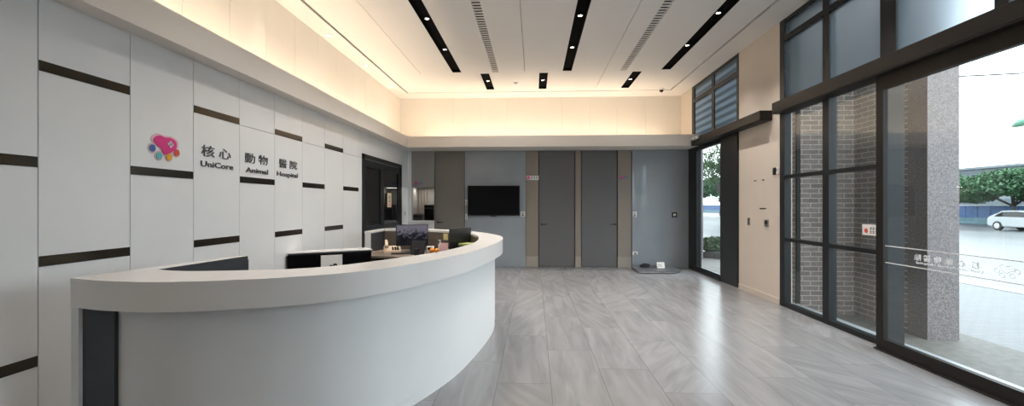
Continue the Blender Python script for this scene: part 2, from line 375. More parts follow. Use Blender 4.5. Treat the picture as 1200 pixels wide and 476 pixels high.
def area(name, loc, sx, sy, energy, color, rot, parent=None):
    ld = bpy.data.lights.new(name, 'AREA'); ld.shape = 'RECTANGLE'; ld.size = sx; ld.size_y = sy; ld.energy = energy; ld.color = color
    o = bpy.data.objects.new(name, ld); COL.objects.link(o); o.rotation_euler = rot
    if parent is not None: o.parent = parent; o.location = Vector(loc) - wloc(parent)
    else: o.location = loc
    return o

# ------------------------------------------------------------------ dimensions
XL, XR, YB, YU, YF = -3.08, 3.67, 11.0, 11.6, -2.2      # left wall, right wall, back wall, upper back wall, wall behind
XU = -3.45; ZC = 4.23; ZL0, ZL1 = 2.81, 3.06             # upper left wall, ceiling, ledge
WT = 0.18

# ------------------------------------------------------------------ floor, ceiling
bm = NB(); box(bm, XL - 0.6, XR + 0.02, YF - 0.2, YU + 0.2, -0.25, 0.0); struct('floor', bm, 'floor')

strips = [(-1.68, -1.50), (0.58, 0.76), (2.56, 2.74)]
shorts = [(-1.12, -0.94), (0.105, 0.285), (2.02, 2.20)]
vents = [(-0.855, -0.73), (1.745, 1.875)]
holes = [(a, b, 0.6, 9.31) for a, b in strips] + [(a, b, 9.43, 10.73) for a, b in shorts] + [(a, b, 0.9, 9.34) for a, b in vents]
seams = [(-2.372, -2.364, YF, 9.4), (-0.195, -0.187, YF, 9.31), (1.43, 1.438, YF, 10.75)]
bm = NB()
cut_slab(bm, -3.075, 3.225, YF, 10.96, ZC, ZC + 0.06, holes + seams)
cut_slab(bm, XU - 0.2, -3.12, YF, YU + 0.2, ZC, ZC + 0.06, [])
cut_slab(bm, 3.27, XR + 0.3, YF, YU + 0.2, ZC, ZC + 0.06, [])
cut_slab(bm, -3.12, 3.27, 11.005, YU + 0.2, ZC, ZC + 0.06, [])
cl = struct('ceiling', bm, 'ceiling')
b1('shadow_gap', 'groove', cl, XU - 0.2, XR + 0.3, YF - 0.2, YU + 0.2, ZC + 0.085, ZC + 0.2)

# ------------------------------------------------------------------ left wall
YK = [2.68 + 0.645 * k for k in range(-8, 9)]   # panel joints
bm = NB()
box(bm, XL - 0.08, XL - 0.02, YF, 8.0, 0, ZL0)
ys = [YF] + [y for y in YK if YF + 0.1 < y < 7.9] + [8.0]
for a, b in zip(ys[:-1], ys[1:]):
    if a > 4.5:
        box(bm, XL - 0.02, XL, a + 0.003, b - 0.003, 0, 2.333); box(bm, XL - 0.02, XL, a + 0.003, b - 0.003, 2.339, ZL0)
    else: box(bm, XL - 0.02, XL, a + 0.003, b - 0.003, 0, ZL0)
box(bm, XL - 0.08, XL, 10.40, YB + 0.0, 0, ZL0); box(bm, XL - 0.08, XL, 8.0, 10.40, 2.42, ZL0)
wl_ = struct('wall_left', bm, 'panel')
bm = NB(); y = YF
seg = 0.7; k0 = 0
yy = [YF] + [4.3 + 0.7 * k for k in range(-9, 10) if YF + 0.1 < 4.3 + 0.7 * k < YU - 0.1] + [YU]
for a, b in zip(yy[:-1], yy[1:]): box(bm, XU - 0.06, XU, a + 0.002, b - 0.002, ZL0, ZC)
box(bm, XU - 0.12, XU - 0.06, YF, YU, ZL0, ZC)
obj('upper_wall_panel', bm, 'cream', wl_)
strip_src = None
pans = list(zip([YK[0] - 0.645] + YK[:-1], YK))
idx0 = [i for i, (a, b) in enumerate(pans) if abs(b - 2.68) < 1e-6][0]
for i, (a, b) in enumerate(pans):
    if b < YF + 0.5 or b > 8.0: continue
    zs = [0.53, 1.765] if (i - idx0) % 2 == 0 else [1.145, 2.37]
    for z in zs:
        if strip_src is None:
            bm = NB(); box(bm, XL - 0.004, XL + 0.003, 0.004, 0.641, -0.033, 0.033); strip_src = obj('metal_inlay', bm, 'bronze', wl_); o = strip_src
        else: o = strip_src.copy(); COL.objects.link(o); o.parent = wl_
        o.location = (0, a, z)

# double dark glass door in the left wall
d1 = sempty('door_1', (XL, 9.2, 0))
bm = NB()
box(bm, XL - 0.08, XL + 0.02, 8.0, 8.09, 0, 2.42); box(bm, XL - 0.08, XL + 0.02, 10.31, 10.40, 0, 2.42); box(bm, XL - 0.08, XL + 0.02, 8.0, 10.4, 2.34, 2.42)
obj('door_frame', bm, 'black', d1)
for y0, y1 in ((8.1, 9.11), (9.12, 10.3)):
    bm = NB(); box(bm, XL - 0.05, XL + 0.0, y0, y0 + 0.1, 0.01, 2.33); box(bm, XL - 0.05, XL, y1 - 0.1, y1, 0.01, 2.33)
    box(bm, XL - 0.05, XL, y0 + 0.1, y1 - 0.1, 2.2, 2.33); box(bm, XL - 0.05, XL, y0 + 0.1, y1 - 0.1, 0.01, 0.16); box(bm, XL - 0.05, XL, y0 + 0.1, y1 - 0.1, 1.02, 1.10)
    lf = obj('door_leaf', bm, 'framegrey', d1)
    b1('pane', 'darkglass', lf, XL - 0.03, XL - 0.02, y0 + 0.1, y1 - 0.1, 0.16, 2.2)
t = thing('notice_card', 'cream vertical notice card with dark characters on the dark glass door', 'sign', (XL, 9.53, 1.445))
b1('card', 'cardpaper', t, XL + 0.001, XL + 0.008, 9.40, 9.66, 1.445, 1.745, bevel=0.002)
for z in (1.66, 1.58, 1.50):
    bm = NB()
    for dy, dz, ly, lz in ((0, .02, .11, .012), (0, -.02, .13, .012), (-.03, 0, .014, .05), (.035, 0, .014, .05)):
        box(bm, XL + 0.007, XL + 0.010, 9.53 + dy - ly / 2, 9.53 + dy + ly / 2, z + dz - lz / 2, z + dz + lz / 2)
    obj('character', bm, 'letter' if z != 1.50 else 'red', t)
t = thing('wall_switch', 'small white switch plate on the white wall right of the dark double door', 'switch', (XL, 10.7, 1.22))
b1('plate', 'whiteplastic', t, XL, XL + 0.012, 10.63, 10.77, 1.22, 1.36, bevel=0.004); b1('rocker', 'steel', t, XL + 0.012, XL + 0.018, 10.67, 10.73, 1.25, 1.33, bevel=0.002)

# ledge (cove) along left and back walls
bm = NB()
prof = [(XU, ZL0), (-2.90, ZL0), (-2.90, ZL1), (-2.92, ZL1), (-2.92, ZL0 + 0.05), (XU, ZL0 + 0.05)]
prism_axis(bm, prof, YF, 10.27, 'Y')
struct('trim_1', bm, 'fascia')
bm = NB()
prof = [(YU, ZL0), (10.25, ZL0), (10.25, ZL1), (10.27, ZL1), (10.27, ZL0 + 0.05), (YU, ZL0 + 0.05)]
prism_axis(bm, prof, -2.90, XR, 'X'); box(bm, XU, -2.90, 10.27, YU, ZL0, ZL0 + 0.05)
struct('trim_2', bm, 'fascia')
# LED cove strips lie on the ledges
def led(name, label, x0, x1, y0, y1, along, L):
    t = thing(name, label, 'light', ((x0 + x1) / 2, (y0 + y1) / 2, ZL0 + 0.05), group=None)
    b1('housing', 'whiteplastic', t, x0, x1, y0, y1, ZL0 + 0.05, ZL0 + 0.07)
    e = 0.01
    b1('diffuser', 'led', t, x0 + e, x1 - e, y0 + e, y1 - e, ZL0 + 0.07, ZL0 + 0.078)
    cx, cy = (x0 + x1) / 2, (y0 + y1) / 2
    a_ = area('cove_light', (cx, cy, ZL0 + 0.095), (x1 - x0) * 0.9, (y1 - y0) * 0.98, COVE_W * L, WARM, (PI, 0, 0), t)
led('cove_light_strip', 'warm LED strip hidden on the ledge of the left wall', -3.16, -3.10, YF + 0.1, 11.0, 'Y', 13.1)
led('cove_light_strip', 'warm LED strip hidden on the ledge of the back wall', -3.0, 3.55, 11.12, 11.18, 'X', 6.5)

# ------------------------------------------------------------------ back wall
bm = NB()
box(bm, -2.42, XR + 0.2, YB + 0.10, YB + 0.22, 0, ZL0); box(bm, XL - 0.2, -2.42, YB + 0.62, YB + 0.7, 0, ZL0)
wb_ = struct('wall_back', bm, 'doorgrey')
bm = NB(); xx = [XU] + [-2.77 + 0.696 * k for k in range(9)] + [XR]
for a, b in zip(xx[:-1], xx[1:]): box(bm, a + 0.002, b - 0.002, YU, YU + 0.05, ZL0, ZC)
box(bm, XU - 0.1, XR + 0.2, YU + 0.05, YU + 0.12, ZL0, ZC)
obj('upper_wall_panel', bm, 'cream', wb_)

# niche with cabinet on the left
t = thing('niche_cabinet', 'taupe built-in cabinet with open niche left of the brown door', 'cabinet', (-2.75, YB, 0))
b1('upper_door', 'cabinet', t, -3.00, -2.43, YB, YB + 0.02, 1.945, ZL0 - 0.005, bevel=0.002)
bm = NB(); box(bm, -3.0, -2.985, YB + 0.02, YB + 0.6, 1.11, 1.945); box(bm, -2.445, -2.43, YB + 0.02, YB + 0.6, 1.11, 1.945); box(bm, -3.0, -2.43, YB + 0.6, YB + 0.615, 1.11, 1.945); box(bm, -3, -2.43, YB + 0.02, YB + 0.6, 1.93, 1.95)
obj('niche_lining', bm, 'cabinet', t)
for x in (-2.94, -2.86, -2.78):
    b1('slat_panel', 'pilaster', t, x - 0.03, x + 0.03, YB + 0.57, YB + 0.6, 1.11, 1.93, bevel=0.004)
area('niche_fill_light', (-2.72, YB + 0.25, 1.92), 0.45, 0.05, 2.2, NEUTRAL, (0, 0, 0), t)  # fill light added to brighten the niche interior, not an existing fitting
b1('niche_fill_strip', 'whiteplastic', t, -2.95, -2.49, YB + 0.22, YB + 0.28, 1.923, 1.93)  # made-up strip that goes with the added fill light
b1('shelf', 'solid', t, -3.06, -2.43, YB - 0.12, YB + 0.61, 1.07, 1.115, bevel=0.004)
b1('lower_door', 'solid', t, -3.06, -2.43, YB - 0.04, YB - 0.02, 0.02, 1.07, bevel=0.003)
b1('side_filler', 'panel', t, -3.08, -3.0, YB, YB + 0.62, 1.115, ZL0 - 0.002)
def dept_sign(x0, x1, z0, z1, y, label, plate):
    t = thing('door_sign', label, 'sign', ((x0 + x1) / 2, y, z0))
    W_, H_ = x1 - x0, z1 - z0
    if plate:
        b1('plate', 'whiteplastic', t, x0, x1, y - 0.012, y - 0.0, z0, z1, bevel=0.005)
    bm = NB(); cyl(bm, (x0 + 0.16 * W_, y - 0.015, (z0 + z1) / 2 + 0.01), H_ * 0.30, 0.006, 'Y', 16); obj('paw_pad', bm, 'pink', t)
    bm = NB()
    for fx_ in (0.25, 0.08):
        b_ = NB(); cyl(b_, (x0 + fx_ * W_, y - 0.017, z0 + 0.22 * H_), H_ * 0.13, 0.006, 'Y', 12); obj('paw_toe', b_, 'blue', t)
    bm.free(); bm = NB()
    for k in range(3 if plate else 2):
        cx = x0 + W_ * (0.44 + 0.2 * k); s = H_ * 0.28
        box(bm, cx - s / 2, cx + s / 2, y - 0.018, y - 0.012, z0 + 0.62 * H_, z0 + 0.74 * H_); box(bm, cx - s / 2, cx + s / 2, y - 0.018, y - 0.012, z0 + 0.36 * H_, z0 + 0.46 * H_)
        box(bm, cx - s * 0.12, cx + s * 0.12, y - 0.018, y - 0.012, z0 + 0.25 * H_, z0 + 0.8 * H_)
    obj('lettering', bm, 'letter' if plate else 'blue', t)
dept_sign(-2.93, -2.64, 1.955, 2.08, YB - 0.001, 'small pink and blue paw sign above the open niche', False)

# brown door
def flush_door(n, x0, x1, material, hx, hz, hdir):
    d = sempty(n, ((x0 + x1) / 2, YB, 0))
    b1('door_leaf', material, d, x0 + 0.008, x1 - 0.008, YB + 0.012, YB + 0.06, 0.008, ZL0 - 0.005, bevel=0.002)
    bm = NB(); box(bm, x0 - 0.0, x0 + 0.005, YB + 0.0, YB + 0.08, 0, ZL0); box(bm, x1 - 0.005, x1, YB, YB + 0.08, 0, ZL0); obj('door_frame', bm, 'black', d)
    bm = NB(); cyl(bm, (hx, YB + 0.005, hz), 0.024, 0.014, 'Y', 20); cyl(bm, (hx, YB - 0.02, hz), 0.009, 0.05, 'Y', 12)
    box(bm, min(hx, hx + 0.13 * hdir), max(hx, hx + 0.13 * hdir), YB - 0.052, YB - 0.038, hz - 0.011, hz + 0.011, bevel=0.004)
    obj('door_handle', bm, 'black', d)
flush_door('door_2', -2.425, -1.69, 'doorwood', -2.35, 1.074, 1)
flush_door('door_3', 0.11, 0.98, 'doorgrey', 0.18, 1.027, 1)
flush_door('door_4', 1.13, 1.99, 'doorgrey', 1.945, 1.03, -1)
for n, (a, b) in enumerate(((-0.20, 0.105), (0.985, 1.125), (1.995, 2.32))):
    bm = NB(); box(bm, a + 0.004, b - 0.004, YB - 0.005, YB + 0.10, 0.25, ZL0 - 0.005, bevel=0.003); p = struct('trim_%d' % (n + 3), bm, 'pilaster')
    b1('skirting', 'pilbase', p, a + 0.002, b - 0.002, YB - 0.010, YB + 0.10, 0, 0.248, bevel=0.002)
dept_sign(-0.185, 0.11, 2.095, 2.20, YB - 0.006, 'white pill-shaped clinic sign on the pilaster right of the television', True)
dept_sign(2.03, 2.30, 2.085, 2.20, YB - 0.006, 'small pink and blue clinic sign on the pilaster beside the corner glass panel', False)
# television glass panel and right glass panel
bm = NB(); box(bm, -1.685, -0.205, YB - 0.008, YB + 0.10, 0.0, ZL0 - 0.005, bevel=0.002)
o = obj('glass_wall_panel', bm, 'backglass', loc=(-0.945, YB, 0)); tag(o, 'tall blue-grey glass wall panel behind the television', 'wall panel')
bm = NB(); box(bm, 2.335, XR - 0.005, YB - 0.008, YB + 0.10, 0.0, ZL0 - 0.005, bevel=0.002)
o = obj('glass_wall_panel', bm, 'backglass', loc=(3.0, YB, 0)); tag(o, 'tall blue-grey glass wall panel in the corner behind the pet scale', 'wall panel')
t = thing('television', 'large black flat-screen television on the blue-grey glass panel', 'television', (-0.98, YB, 1.22))
b1('case', 'blackplastic', t, -1.61, -0.345, YB - 0.075, YB - 0.03, 1.235, 1.962, bevel=0.006)
b1('screen', 'screen', t, -1.597, -0.358, YB - 0.078, YB - 0.074, 1.255, 1.950)
b1('wall_bracket', 'black', t, -1.2, -0.76, YB - 0.035, YB - 0.009, 1.4, 1.8)
b1('sensor', 'blackplastic', t, -1.06, -0.90, YB - 0.07, YB - 0.045, 1.215, 1.24, bevel=0.004)
def plate(label, x0, x1, z0, z1, y=YB - 0.008, dark=False, name='wall_switch', cat='switch'):
    t = thing(name, label, cat, ((x0 + x1) / 2, y, z0))
    b1('plate', 'blackplastic' if dark else 'whiteplastic', t, x0, x1, y - 0.014, y, z0, z1, bevel=0.004)
    mx_, mz_ = (x0 + x1) / 2, (z0 + z1) / 2; w_, h_ = (x1 - x0), (z1 - z0)
    if dark: b1('display', 'whiteplastic', t, mx_ - w_ * .24, mx_ + w_ * .24, y - 0.018, y - 0.013, mz_ - h_ * .24, mz_ + h_ * .24, bevel=0.002)
    elif w_ > 0.14:
        b1('socket', 'steel', t, mx_ - w_ * .3, mx_ + w_ * .3, y - 0.018, y - 0.013, mz_ - h_ * .15, mz_ + h_ * .15, bevel=0.001)
    else:
        b1('rocker', 'steel', t, mx_ - w_ * .28, mx_ + w_ * .28, y - 0.019, y - 0.013, mz_ - h_ * .05, mz_ + h_ * .32, bevel=0.002)
        b1('socket', 'blackplastic', t, mx_ - w_ * .22, mx_ + w_ * .22, y - 0.017, y - 0.013, mz_ - h_ * .36, mz_ - h_ * .14, bevel=0.001)
plate('upper of two small white plates at the left edge of the television panel', -1.675, -1.62, 1.49, 1.62)
plate('lower of two small white plates at the left edge of the television panel', -1.675, -1.62, 1.14, 1.27)
plate('white socket and switch plate just right of the television', -0.325, -0.22, 1.21, 1.335)
plate('white socket and switch plate on the corner glass panel beside the last pilaster', 2.35, 2.445, 1.205, 1.335)
plate('wide low white wall socket near the floor behind the pet scale', 2.345, 2.47, 0.30, 0.38, name='wall_socket', cat='socket')
plate('square black controller with white display on the corner glass panel', 3.27, 3.39, 1.20, 1.32, dark=True, name='wall_controller', cat='controller')

# things in the niche
t = thing('label_printer', 'low black printer in the niche beside the standing black box', 'printer', (-2.88, YB + 0.2, 1.115))
b1('body', 'blackplastic', t, -2.985, -2.78, YB + 0.08, YB + 0.34, 1.115, 1.255, bevel=0.012); b1('paper_slot', 'screen', t, -2.96, -2.80, YB + 0.072, YB + 0.08, 1.2, 1.215); b1('lid', 'blackplastic', t, -2.97, -2.795, YB + 0.1, YB + 0.32, 1.255, 1.27, bevel=0.004)
t = thing('computer_tower', 'tall black computer standing upright at the right of the niche', 'computer', (-2.57, YB + 0.2, 1.115))
b1('case', 'blackplastic', t, -2.70, -2.455, YB + 0.05, YB + 0.42, 1.115, 1.50, bevel=0.008); b1('front_panel', 'screen', t, -2.69, -2.465, YB + 0.04, YB + 0.05, 1.125, 1.49, bevel=0.003); b1('drive_bay', 'blackplastic', t, -2.67, -2.48, YB + 0.034, YB + 0.04, 1.40, 1.43)

# ------------------------------------------------------------------ right wall: structure
bm = NB(); box(bm, XR, XR + WT, 6.99, 8.35, -0.2, ZC)
box(bm, XR, XR + WT, 10.78, YU, ZL0, ZC); box(bm, XR, XR + WT, YF, 1.2, -0.2, ZC)
wr_ = struct('wall_right', bm, 'beige')
b1('wall_skirting', 'beige', wr_, XR - 0.01, XR, 7.0, 8.34, 0, 0.09)
bm = NB(); box(bm, XU - 0.2, XR + 0.2, YF - 0.2, YF, 0, ZC); struct('wall_front', bm, 'plaster')

def window(n, posts, z0, z1, trs, gx=XR + 0.04, material='framegrey', depth=0.09, blind=None, panes=True):
    w_ = sempty(n, (XR, (posts[0][0] + posts[-1][1]) / 2, z0))
    bm = NB()
    for p in posts: box(bm, XR - 0.005, XR + (p[2] if len(p) > 2 else depth), p[0], p[1], z0, z1)
    y0, y1 = posts[0][0], posts[-1][1]
    box(bm, XR - 0.002, XR + depth - 0.003, y0, y1, z0 + 0.0, z0 + 0.06); box(bm, XR - 0.002, XR + depth - 0.003, y0, y1, z1 - 0.06, z1)
    for a, b, ya, yb in trs: box(bm, XR - 0.003, XR + depth - 0.02, ya, yb, a, b)
    obj('window_frame', bm, material, w_)
    for a, b in zip(posts[:-1], posts[1:]):
        b1('pane', 'glass', w_, gx, gx + 0.004, a[1] - 0.01, b[0] + 0.01, z0 + 0.03, z1 - 0.03)
        if blind:
            b1('frosted_film' if blind == 'frosted' else 'blind', blind, w_, gx - 0.025, gx - 0.020, a[1] + 0.012, b[0] - 0.012, z0 + 0.06, z1 - 0.03)
    return w_
ZT = 4.23
# far transom window over door_5
window('window_1', [(8.355, 8.44), (9.475, 9.60), (10.61, 10.775)], 2.86, ZT, [(3.84, 3.93, 8.4, 10.7)], blind='blindzebra')
# near storefront: lower fixed lights
window('window_2', [(4.915, 5.01, 0.17), (5.85, 5.975), (6.855, 6.985)], 0.0, 2.9, [(1.885, 1.935, 5.0, 6.9), (0.965, 1.015, 5.0, 6.9)], gx=XR + 0.05)
# near storefront: upper lights
window('window_3', [(1.2, 1.3), (2.5, 2.6), (3.70, 3.81), (4.80, 5.01, 0.12), (5.85, 5.975), (6.855, 6.985)], 2.86, ZT, [(3.90, 3.98, 4.95, 6.95)], blind='frosted')

# far door (door_5): glass leaf, dark fixed leaf, slotted threshold
d5 = sempty('door_5', (XR, 9.5, 0))
bm = NB(); box(bm, XR - 0.01, XR + 0.10, 10.46, 11.2, 0, 2.81); box(bm, XR - 0.01, XR + 0.07, 9.08, 9.15, 0, 2.86); box(bm, XR - 0.006, XR + 0.07, 9.1, 10.5, 2.72, 2.86)
obj('door_frame', bm, 'framegrey', d5)
b1('dark_leaf', 'black', d5, XR - 0.03, XR + 0.03, 8.355, 9.10, 0.01, 2.85, bevel=0.003)
b1('pane', 'glass', d5, XR + 0.03, XR + 0.035, 9.14, 10.47, 0.1, 2.73)
bm = NB(); box(bm, XR - 0.05, XR + 0.06, 9.08, 10.775, 0, 0.03)
y = 9.12
while y < 10.74:
    box(bm, XR - 0.05, XR - 0.03, y, y + 0.03, 0.03, 0.13); y += 0.065
box(bm, XR - 0.03, XR + 0.05, 9.08, 10.775, 0.03, 0.10)
obj('slotted_threshold', bm, 'black', d5)

# near sliding door (door_6)
XD = 3.575
d6 = sempty('door_6', (XD, 3.4, 0))
bm = NB(); box(bm, XD - 0.02, XD + 0.03, 4.82, 4.915, 0.02, 2.84); box(bm, XD - 0.02, XD + 0.03, 1.25, 1.33, 0.02, 2.84); box(bm, XD - 0.02, XD + 0.03, 1.33, 4.82, 2.68, 2.84); box(bm, XD - 0.02, XD + 0.03, 1.33, 4.82, 0.02, 0.13)
obj('sliding_leaf', bm, 'darkframe', d6)
b1('pane', 'glass', d6, XD + 0.002, XD + 0.008, 1.33, 4.83, 0.12, 2.69)
bm = NB(); box(bm, XR - 0.13, XR + 0.06, 1.22, 4.93, 0.0, 0.018); box(bm, XR + 0.0, XR + 0.10, 1.2, 1.3, 0, 2.9); box(bm, XR, XR + 0.1, 1.2, 4.95, 2.76, 2.9)
obj('track', bm, 'black', d6)
# guide rail on the floor outside the leaf
# headers (door operators)
def header(label, y0, y1, z0, z1, loc):
    t = thing('door_operator', label, 'door operator', loc)
    b1('housing', 'darkframe', t, 3.475, XR - 0.006, y0, y1, z0, z1, bevel=0.006)
    bm = NB(); box(bm, 3.469, 3.476, y0 + 0.01, y1 - 0.01, z0 + 0.02, z0 + 0.026); obj('cover_seam', bm, 'black', t)
    b1('end_cap', 'black', t, 3.47, XR - 0.006, y1 if y1 > 10 else y0 - 0.0, (y1 + 0.004) if y1 > 10 else y0 + 0.004, z0, z1)
    return t
header('dark brown door operator beam above the far glass door', 7.19, 10.24, 2.80, 2.955, (XR, 8.7, 2.80))
header('long dark brown door operator beam above the near sliding doors', 1.2, 6.84, 2.82, 2.985, (XR, 4.0, 2.82))
t = thing('door_sensor', 'small white motion sensor on the far end of the far door beam', 'sensor', (3.46, 10.0, 2.9))
b1('body', 'whiteplastic', t, 3.43, 3.474, 9.75, 10.1, 2.90, 2.95, bevel=0.008); b1('lens', 'blackplastic', t, 3.425, 3.432, 9.85, 10.0, 2.91, 2.93)

# devices on the beige wall
def wall_dev(name, label, cat, y0, y1, z0, z1, material, d=0.014, inner=None):
    t = thing(name, label, cat, (XR, (y0 + y1) / 2, z0))
    b1('plate', material, t, XR - d, XR, y0, y1, z0, z1, bevel=0.003)
    if inner:
        my, mz = (y0 + y1) / 2, (z0 + z1) / 2
        bm = NB(); cyl(bm, (XR - d - 0.004, my, mz + 0.01), (y1 - y0) * 0.28, 0.01, 'X', 16); obj(inner[0], bm, inner[1], t)
    return t
wall_dev('blank_plate', 'plain grey plate on the beige wall, left of the round-knob plate', 'wall plate', 7.93, 8.0, 1.155, 1.275, 'steel')
wall_dev('key_switch', 'silver plate with round black key lock on the beige wall', 'switch', 7.31, 7.42, 1.155, 1.265, 'steel', 0.018, ('lock', 'black'))
wall_dev('access_reader', 'small dark reader on the beige wall beside the near window', 'reader', 7.09, 7.16, 1.955, 2.065, 'darkframe', 0.02, ('button', 'black'))
wall_dev('door_button', 'white button box at the edge of the near window frame', 'button', 6.985, 7.04, 1.96, 2.065, 'whiteplastic', 0.03, ('button', 'steel'))
for lab, y0, y1, z in (('upper left short dark slot in the beige wall', 7.70, 7.79, 1.897), ('upper right short dark slot in the beige wall', 7.45, 7.52, 1.897), ('lower longer dark slot in the beige wall', 7.39, 7.59, 1.44)):
    bm = NB(); box(bm, XR - 0.006, XR, y0, y1, z - 0.007, z + 0.007, bevel=0.002); o = obj('wall_hook', bm, 'black', loc=(XR, (y0 + y1) / 2, z)); tag(o, lab, 'hook')

# sticker on the glass
t = thing('glass_sticker', 'white rectangular sticker with a red dot on the storefront glass', 'sticker', (XR + 0.045, 5.2, 1.165))
XS = XR + 0.046
b1('label_sheet', 'paper', t, XS, XS + 0.002, 5.045, 5.345, 1.16, 1.28)
bm = NB(); cyl(bm, (XS - 0.001, 5.285, 1.21), 0.026, 0.003, 'X', 20); obj('red_dot', bm, 'red', t)
bm = NB()
for k in range(4):
    for r in range(2):
        y = 5.215 - k * 0.042; z = 1.235 - r * 0.04
        if k == 3 and r == 1: continue
        box(bm, XS - 0.002, XS, y - 0.014, y + 0.014, z + 0.006, z + 0.011); box(bm, XS - 0.002, XS, y - 0.012, y + 0.012, z - 0.012, z - 0.007); box(bm, XS - 0.002, XS, y - 0.003, y + 0.003, z - 0.012, z + 0.014)
obj('lettering', bm, 'letter', t)

# vinyl band on the sliding door (reads from the street, so mirrored from inside)
t = thing('door_lettering', 'frosted white clinic lettering between two lines on the sliding glass door', 'lettering', (XD, 4.0, 0.91))
XV = XD - 0.001
for z in (1.082, 0.912): b1('line', 'frost', t, XV - 0.001, XV, 1.34, 4.815, z - 0.004, z + 0.004)
# text local x runs along +y (mirrored for the viewer inside), local y -> z
def street_text(s, ystart, z, size, width, bold):
    mt = Matrix(((0, 0, 1, XV), (1, 0, 0, ystart), (0, 1, 0, z), (0, 0, 0, 1)))
    return text_obj('lettering', s, size, 0.0015, mt, 'frost', t, bold=bold, width=width)
for s, y0 in (('核', 3.83), ('心', 3.95), ('動', 4.07), ('物', 4.18), ('醫', 4.29), ('院', 4.39)): street_text(s, y0, 0.985, 0.062, 0.07, 0.0012)
street_text('UniCore Animal Hospital', 3.80, 0.950, 0.030, 0.64, 0.0006)
bm = NB()
def ring(bm, y, z, ry, rz, n=18, w_=0.0022):
    pts = [(XV, y + ry * math.cos(2 * PI * k / n), z + rz * math.sin(2 * PI * k / n)) for k in range(n + 1)]
    tube(bm, pts, w_, 5)
pad = [(0, .02), (.03, .034), (.055, .02), (.05, -.005), (.02, -.022), (0, -.03), (-.02, -.018), (-.048, -.006), (-.056, .015), (-.03, .032), (0, .02)]
tube(bm, [(XV, 3.62 + a * 1.0, 1.01 + b) for a, b in pad], 0.0022, 5)
for dy, dz in ((-.075, 0), (-.04, -.035), (.035, -.04), (.075, -.01)): ring(bm, 3.62 + dy, 1.0 + dz, 0.02, 0.017)
obj('paw_outline', bm, 'frost', t)

# ------------------------------------------------------------------ logo and lettering on the left wall
t = thing('clinic_logo', 'round colourful paw logo with white cross on the white panel wall', 'logo', (XL, 3.63, 1.85))
def blob(bm, pts, x0, x1, n=6):
    # closed Catmull-Rom outline in (y,z)
    out = []; m_ = len(pts)
    for i in range(m_):
        p0, p1, p2, p3 = [pts[(i + k - 1) % m_] for k in range(4)]
        for j in range(n):
            u = j / n
            out.append(tuple(0.5 * ((2 * p1[k]) + (-p0[k] + p2[k]) * u + (2 * p0[k] - 5 * p1[k] + 4 * p2[k] - p3[k]) * u * u + (-p0[k] + 3 * p1[k] - 3 * p2[k] + p3[k]) * u ** 3) for k in (0, 1)))
    prism_axis(bm, out, x0, x1, 'X')
PY, PZ = 3.645, 1.965
heart = [(-.105, .065), (-.06, .09), (0, .082), (.06, .085), (.115, .06), (.12, .01), (.075, -.03), (.03, -.055), (-.01, -.06), (-.035, -.02), (-.08, .01), (-.11, .035)]
bm = NB(); blob(bm, [(PY + a * 1.22, PZ + .012 + b * 1.2) for a, b in heart], XL + .001, XL + .004); obj('halo', bm, 'palepink', t)
bm = NB(); blob(bm, [(PY + a, PZ + .015 + b) for a, b in heart], XL + .004, XL + .010); obj('paw_pad', bm, 'pink', t)
bm = NB(); box(bm, XL + .010, XL + .013, PY + .055 - .03, PY + .055 + .03, PZ + .045 - .010, PZ + .045 + .010); box(bm, XL + .010, XL + .013, PY + .055 - .011, PY + .055 + .011, PZ + .045 - .027, PZ + .045 + .027); obj('cross', bm, 'whiteplastic', t)
for dy, dz, c_ in ((-.125, -.008, 'blue'), (-.060, -.062, 'teal'), (.043, -.062, 'yellow'), (.124, -.018, 'red')):
    bm = NB(); cyl(bm, (XL + .003, PY + dy, PZ + dz), 0.040, 0.004, 'X', 24); h = obj('toe_halo', bm, 'palepink', t)
    bm = NB(); cyl(bm, (XL + .007, PY + dy, PZ + dz), 0.029, 0.006, 'X', 24); obj('toe', bm, c_, t)
t = thing('wall_lettering', 'dark raised lettering naming the animal hospital on the white panel wall', 'lettering', (XL, 4.9, 1.84))
def wall_text(s, y, z, size, width, bold):
    mt = Matrix(((0, 0, 1, XL + 0.004), (1, 0, 0, y), (0, 1, 0, z), (0, 0, 0, 1)))
    return text_obj('lettering', s, size, 0.005, mt, 'letter', t, bold=bold, width=width)
for s, y in (('核', 4.065), ('心', 4.30), ('動', 4.70), ('物', 4.94), ('醫', 5.345), ('院', 5.59)): wall_text(s, y, 1.962, 0.115, 0.175, 0.0006)
wall_text('UniCore', 4.055, 1.857, 0.075, 0.455, 0.0014); wall_text('Animal', 4.71, 1.850, 0.075, 0.41, 0.0014); wall_text('Hospital', 5.30, 1.850, 0.075, 0.48, 0.0014)

